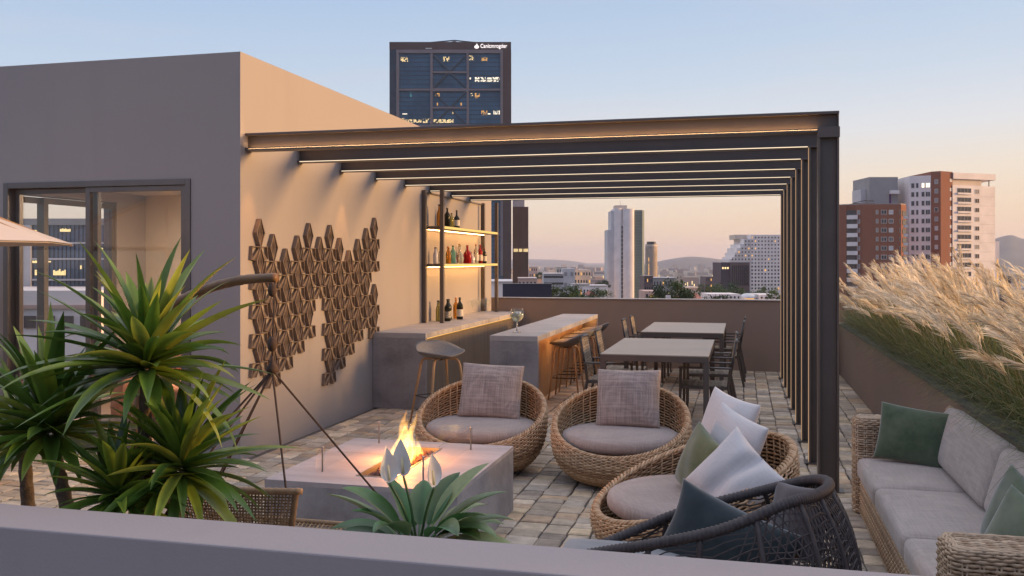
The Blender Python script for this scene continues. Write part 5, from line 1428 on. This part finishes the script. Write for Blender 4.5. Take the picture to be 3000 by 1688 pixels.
# ---- apartment towers on the right
U8 = lambda x_: 2440+.29*x_
V8 = lambda y_: 460+.29*y_
D8 = 290
Ba = CityB('brick_apartments', 'red brick apartment block with a white balcony column, right of the pergola', 'building', U8(430), D8)
xa = lambda x_: Ba.X(U8(x_))
plan = [(xa(20), 14), (xa(80), 6.5), (xa(172), 3), (xa(178), 3.6), (xa(258), 2.2), (xa(302), 0), (xa(690), 0), (xa(776), 2.5), (xa(776), 18), (xa(20), 20)]
Ba.prism('wall', plan, V8(478), None, CM['brick'])
ba2 = Ba.prism('parapet_band', [(p[0], p[1]+.4) for p in plan], V8(470), V8(477.9), CM['grey'])
for r_ in range(9):
    y = 535+r_*91; z1, z0 = Ba.Z(V8(y)), Ba.Z(V8(y+45))
    f0, f1 = (xa(302), -.001), (xa(690), -.001); L = lambda x_: xa(x_)-xa(302)
    window(Ba.t, f0, f1, L(434), L(460), z0, z1, 'cream', 'grey'); window(Ba.t, f0, f1, L(486), L(545), z0, z1, 'lgrey', 'dglass', 1); window(Ba.t, f0, f1, L(565), L(610), z0, z1, 'white', 'dglass' if r_ % 2 else 'lgrey', 1)
    window(Ba.t, f0, f1, L(672), L(688), z0, z1, 'cream', 'dglass')
    g0, g1 = (xa(258), 2.199), (xa(302), -.001); window(Ba.t, g0, g1, .5, 1.6, z0, z1, 'lgrey', 'grey')
    h0, h1 = (xa(80), 6.499), (xa(172), 2.999); window(Ba.t, h0, h1, .3, .9, Ba.Z(V8(y+60)), Ba.Z(V8(y+20)), 'brown', 'dglass')
    b = MB(); b.prism([(xa(176), 2.2), (xa(262), .9), (xa(262), 2.1), (xa(176), 3.5)], Ba.Z(V8(y+92)), Ba.Z(V8(y+50))); b.build('balcony', CM['white'], Ba.t)
    b = MB(); b.prism([(xa(178), 3.2), (xa(256), 2.0), (xa(256), 2.15), (xa(178), 3.55)], Ba.Z(V8(y+49.5)), Ba.Z(V8(y))); b.build('balcony_glazing', CM['dglass'], Ba.t)
    b = MB(); b.box(xa(720), xa(776), 1.1, 1.3, Ba.Z(V8(y+88)), Ba.Z(V8(y+58))); b.build('balcony', CM['lgrey'], Ba.t)
    b = MB(); b.prism([(xa(712), .62), (xa(775), 2.44), (xa(775), 2.3), (xa(712), .48)], Ba.Z(V8(y+57)), Ba.Z(V8(y+8))); b.build('balcony_opening', CM['dglass'], Ba.t)
b = MB(); b.box(xa(270), xa(475), 4, 12, Ba.Z(V8(469.8)), Ba.Z(V8(458))); b.bar((xa(265), 5, Ba.Z(V8(456))), (xa(380), 5, Ba.Z(V8(432))), .5, .25); b.bar((xa(380), 5, Ba.Z(V8(432))), (xa(475), 5, Ba.Z(V8(436))), .5, .25); b.build('roof_canopy', CM['brown'], Ba.t)
Bb = CityB('apartment_tower', 'tall white and brick apartment tower with stacked balconies on the right', 'tower', U8(1100), D8+14)
xb = lambda x_: Bb.X(U8(x_))
xq = lambda x_, y_: Bb.Xd(U8(x_), y_)
A_, B_, C_, D_ = (xq(772, 5.0), 5.0), (xq(990, 2.2), 2.2), (xb(1090), 0), (xq(1209, 3.0), 3.0)
E_ = (xq(1210, 2.6), 2.6); F_ = (xq(1640, 9.0), 9.0)
PX = {A_: 772, B_: 990, C_: 1090, D_: 1209, E_: 1210, F_: 1640}
Bb.prism('white_wing', [A_, B_, (B_[0], 20), (A_[0]+1, 20)], V8(180), None, CM['white'])
Bb.prism('brick_corner', [(B_[0]+.02, 2.2), C_, D_, (D_[0], 20), (B_[0]+.02, 20)], V8(142), None, CM['brick'])
Bb.prism('white_front', [E_, F_, (F_[0], 22), (E_[0], 22)], V8(278), None, CM['white'])
Bb.prism('penthouse', [(D_[0]+.02, 3.4), (xq(1500, 7.6), 7.6), (xq(1500, 7.6), 20), (D_[0]+.02, 20)], V8(213), V8(277.5), CM['cream'])
Bb.prism('roof_slab', [(D_[0]+.02, 2.4), (F_[0]+.05, 8.8), (F_[0]+.05, 22), (D_[0]+.02, 22)], V8(150), V8(212.5), CM['white'])
b = MB(); b.box(xq(1575, 9.2), xq(1582, 9.2), 9.2, 9.5, Bb.Z(V8(277)), Bb.Z(V8(213))); b.build('column', CM['grey'], Bb.t)
Bb.box('stair_core', U8(475), U8(772), V8(178), None, 9, 24, CM['grey']); Bb.box('glass_box', U8(422), U8(474), V8(298), V8(480), 12, 20, CM['lgrey'])
b = MB(); b.box(xb(680), xb(770), 7.5, 8.9, Bb.Z(V8(355)), Bb.Z(V8(318))); b.build('balcony', CM['white'], Bb.t)
b = MB(); b.box(xb(682), xb(700), 8.8, 8.99, Bb.Z(V8(470)), Bb.Z(V8(358))); b.build('accent_panel', cm('violet_panel', (.10,.02,.13)), Bb.t)
def ps(P, Q, x_): return math.hypot(Q[0]-P[0], Q[1]-P[1])*(x_-PX[P])/(PX[Q]-PX[P])
for r_ in range(13):
    y = 253+r_*91
    lit = LITW if r_ == 0 else None
    for (x0, x1) in ((790, 825), (840, 866), (895, 928), (936, 985)): window(Bb.t, A_, B_, ps(A_, B_, x0), ps(A_, B_, x1), Bb.Z(V8(y+52)), Bb.Z(V8(y)), 'lgrey', 'dglass', 1 if x1 > 980 else 0, .02, 'window', lit if x0 > 890 else None)
    yb = 225+r_*94.5
    window(Bb.t, B_, C_, ps(B_, C_, 1028), ps(B_, C_, 1064), Bb.Z(V8(yb+46)), Bb.Z(V8(yb)), 'lgrey', R.choice(['lgrey', 'grey', 'dglass']))
    window(Bb.t, C_, D_, ps(C_, D_, 1180), ps(C_, D_, 1202), Bb.Z(V8(yb+20)), Bb.Z(V8(yb-12)), 'white', 'lgrey')
    if r_ < 12:
        yc = 305+r_*95; E0 = E_
        window(Bb.t, E0, F_, ps(E0, F_, 1433), ps(E0, F_, 1477), Bb.Z(V8(yc+55)), Bb.Z(V8(yc+8)), 'cream', 'dglass' if r_ % 3 else 'grey', 1)
        window(Bb.t, E0, F_, ps(E0, F_, 1256), ps(E0, F_, 1395), Bb.Z(V8(yc+48)), Bb.Z(V8(yc)), 'grey', 'dglass', 3, .02, 'balcony_door')
        s0, s1 = ps(E0, F_, 1254), ps(E0, F_, 1397); d_ = (Vector((*F_, 0))-Vector((*E0, 0))).normalized()
        p0 = Vector((*E0, 0))+d_*s0; p1 = Vector((*E0, 0))+d_*s1; nv = Vector((d_.y, -d_.x, 0))*.5
        b = MB(); b.prism([tuple((p0+nv)[:2]), tuple((p1+nv)[:2]), tuple((p1+nv*.2)[:2]), tuple((p0+nv*.2)[:2])], Bb.Z(V8(yc+66)), Bb.Z(V8(yc+49))); b.build('balcony', CM['white'], Bb.t)
b = MB()
for r_ in range(11):
    z_ = Bb.Z(V8(385+r_*95)); P = Vector((*E_, 0)); Q = Vector((*F_, 0)); d_ = (Q-P).normalized(); q0 = P+d_*ps(E_, F_, 1485); nv = Vector((d_.y, -d_.x, 0))*.03
    b.prism([tuple((q0+nv)[:2]), tuple((Q+nv)[:2]), tuple((Q+nv*.2)[:2]), tuple((q0+nv*.2)[:2])], z_-.1, z_)
b.build('panel_joints', CM['lgrey'], Bb.t)
block('slim_block', 'thin white block peeking out right of the apartment tower', U8(1645), U8(1682), V8(852), 330, 'white', 10, 1, 1)
block('dark_office', 'small dark office beyond the grass plumes at the right edge', U8(1705), U8(1800), V8(1205), 340, 'navy', 10, 1, 3)
# ---- office block and white terrace seen through the room's west window
U9 = lambda x_: .3588*x_
V9 = lambda y_: 480+.3588*y_
Bc = CityB('glass_office', 'dark blue glass office seen through the sliding door and far room window', 'building', U9(560), 95)
Bc.box('wall', U9(185), U9(1300), V9(455), None, 0, 22, cm('office_glass', (.13,.17,.23), .3, 0, .35, .3)); Bc.box('roof_band', U9(183), U9(1302), V9(448), V9(500), -.25, 22.2, CM['grey'])
Bc.box('corner_pier', U9(184), U9(262), V9(501), None, -.3, 5, CM['lgrey'])
for Y in (640, 770, 940): Bc.box('floor_band', U9(263), U9(1299), V9(Y), V9(Y+14), -.2, -.004, CM['lgrey'])
b = MB()
for k in range(30): x_ = Bc.X(U9(270+k*34)); b.box(x_, x_+.05, -.1, -.004, Bc.Z(V9(990)), Bc.Z(V9(502)))
b.build('mullion_grid', CM['ddark'], Bc.t)
for (a, c, y0, y1) in ((495,580,525,555), (865,950,520,560), (285,310,540,552), (290,365,860,910), (440,540,860,910), (910,950,680,700), (820,845,680,700), (270,350,790,810), (660,670,820,860), (720,760,855,865), (380,420,790,805)):
    b = MB()
    x_ = a
    while x_ < c: w_ = R.uniform(8, 20); b.box(Bc.X(U9(x_)), Bc.X(U9(min(c, x_+w_*.8))), -.15, -.105, Bc.Z(V9(y1)), Bc.Z(V9(y0+R.uniform(0, (y1-y0)*.4)))); x_ += w_
    b.build('lit_window', LIT, Bc.t)
Bc.box('terrace_block', U9(60), U9(1300), V9(1000), None, -14, -1, CM['white']); Bc.box('railing', U9(60), U9(1300), V9(1100), V9(1125), -14.3, -14.01, CM['pink'])
for k in range(9): Bc.box('opening', U9(140+k*130), U9(220+k*130), V9(1175), V9(1260), -14.2, -14.005, CM['dglass'])
# ---- evening air
hz = MB(); hz.box(-5000, 4600, -60, 9200, CZ-3, 135)
hm = bpy.data.materials.new('haze'); hm.use_nodes = True; nt = hm.node_tree; nt.nodes.clear()
o_ = nt.nodes.new('ShaderNodeOutputMaterial'); pv_ = nt.nodes.new('ShaderNodeVolumePrincipled'); pv_.inputs['Color'].default_value = (.74,.78,.97,1); pv_.inputs['Density'].default_value = .00012; pv_.inputs['Anisotropy'].default_value = .2
nt.links.new(pv_.outputs[0], o_.inputs['Volume'])
if HAZE: tag(hz.build('haze', hm, None), kind='stuff')
# ================================================================== camera, sky, sun
cam = bpy.data.cameras.new('camera'); co = bpy.data.objects.new('camera', cam); COL.objects.link(co)
co.location = (0, 0, H); co.rotation_euler = (PI/2, 0, YAW)
cam.sensor_width = 36; cam.lens = 36*FPX/3000; cam.shift_y = -79/3000; cam.clip_end = 30000; cam.clip_start = .05
sc.camera = co
SUN_AZ, SUN_EL = rad(15), rad(8)     # azimuth from +x towards +y
wd = bpy.data.worlds.new('World'); sc.world = wd; wd.use_nodes = True; nt = wd.node_tree
bg = nt.nodes['Background']
sky = nt.nodes.new('ShaderNodeTexSky'); sky.sky_type = 'NISHITA'; sky.sun_disc = False
sky.sun_elevation = SUN_EL; sky.sun_rotation = PI/2-SUN_AZ; sky.altitude = 1500; sky.air_density = 1; sky.dust_density = 2.0; sky.ozone_density = 2.0
tc = nt.nodes.new('ShaderNodeTexCoord'); sep = nt.nodes.new('ShaderNodeSeparateXYZ'); nt.links.new(tc.outputs['Generated'], sep.inputs[0])
# dusk gradient by elevation, warmer towards the sunset on the right
az = mathn(nt, 'MULTIPLY_ADD', sep.outputs['X'], .045, 0.0)
zz = mathn(nt, 'SUBTRACT', sep.outputs['Z'], az)
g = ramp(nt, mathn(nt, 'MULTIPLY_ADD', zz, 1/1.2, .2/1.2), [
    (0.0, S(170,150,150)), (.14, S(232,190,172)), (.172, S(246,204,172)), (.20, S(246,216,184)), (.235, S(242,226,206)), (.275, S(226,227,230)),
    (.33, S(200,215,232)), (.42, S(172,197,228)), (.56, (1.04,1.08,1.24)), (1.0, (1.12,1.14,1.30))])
wn = noise(nt, coords(nt, (1.4, 1.4, 9), 'Generated'), 2.2, 5, .6)
g = mixc(nt, ramp(nt, wn, [(.5, (0,0,0)), (.85, (.16,.16,.16))]), g, S(250,214,190))
sk = mixc(nt, 1.0, sky.outputs[0], (.14,.14,.14), 'MULTIPLY')
dk = nt.nodes.new('ShaderNodeMapRange'); dk.inputs[1].default_value = -.9; dk.inputs[2].default_value = .25; dk.inputs[3].default_value = 0.0; dk.inputs[4].default_value = 1.0
nt.links.new(sep.outputs['Y'], dk.inputs[0])
g = mixc(nt, 1.0, g, ramp(nt, dk.outputs[0], [(0, (.42,.50,.68)), (1, (1,1,1))]), 'MULTIPLY')
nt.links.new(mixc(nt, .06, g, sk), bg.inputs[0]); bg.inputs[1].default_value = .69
sl = bpy.data.lights.new('sun', 'SUN'); sl.energy = 4.4; sl.angle = rad(13); sl.color = S(255,196,124)
so_ = bpy.data.objects.new('sun', sl); COL.objects.link(so_); so_.location = (30, 10, 20)
sd = Vector((math.cos(SUN_AZ)*math.cos(SUN_EL), math.sin(SUN_AZ)*math.cos(SUN_EL), math.sin(SUN_EL)))
so_.rotation_euler = (-sd).to_track_quat('-Z', 'Y').to_euler()
sc.view_settings.view_transform = 'Standard'; sc.view_settings.look = 'None'; sc.view_settings.exposure = .62; sc.view_settings.gamma = 1
sc.render.engine = 'CYCLES'
cy = sc.cycles
cy.use_denoising = True
try: cy.denoiser = 'OPENIMAGEDENOISE'
except Exception: pass
cy.max_bounces = 7; cy.diffuse_bounces = 3; cy.glossy_bounces = 3; cy.transmission_bounces = 6; cy.transparent_max_bounces = 16
cy.sample_clamp_indirect = 6; cy.caustics_reflective = False; cy.caustics_refractive = False
cy.use_light_tree = True
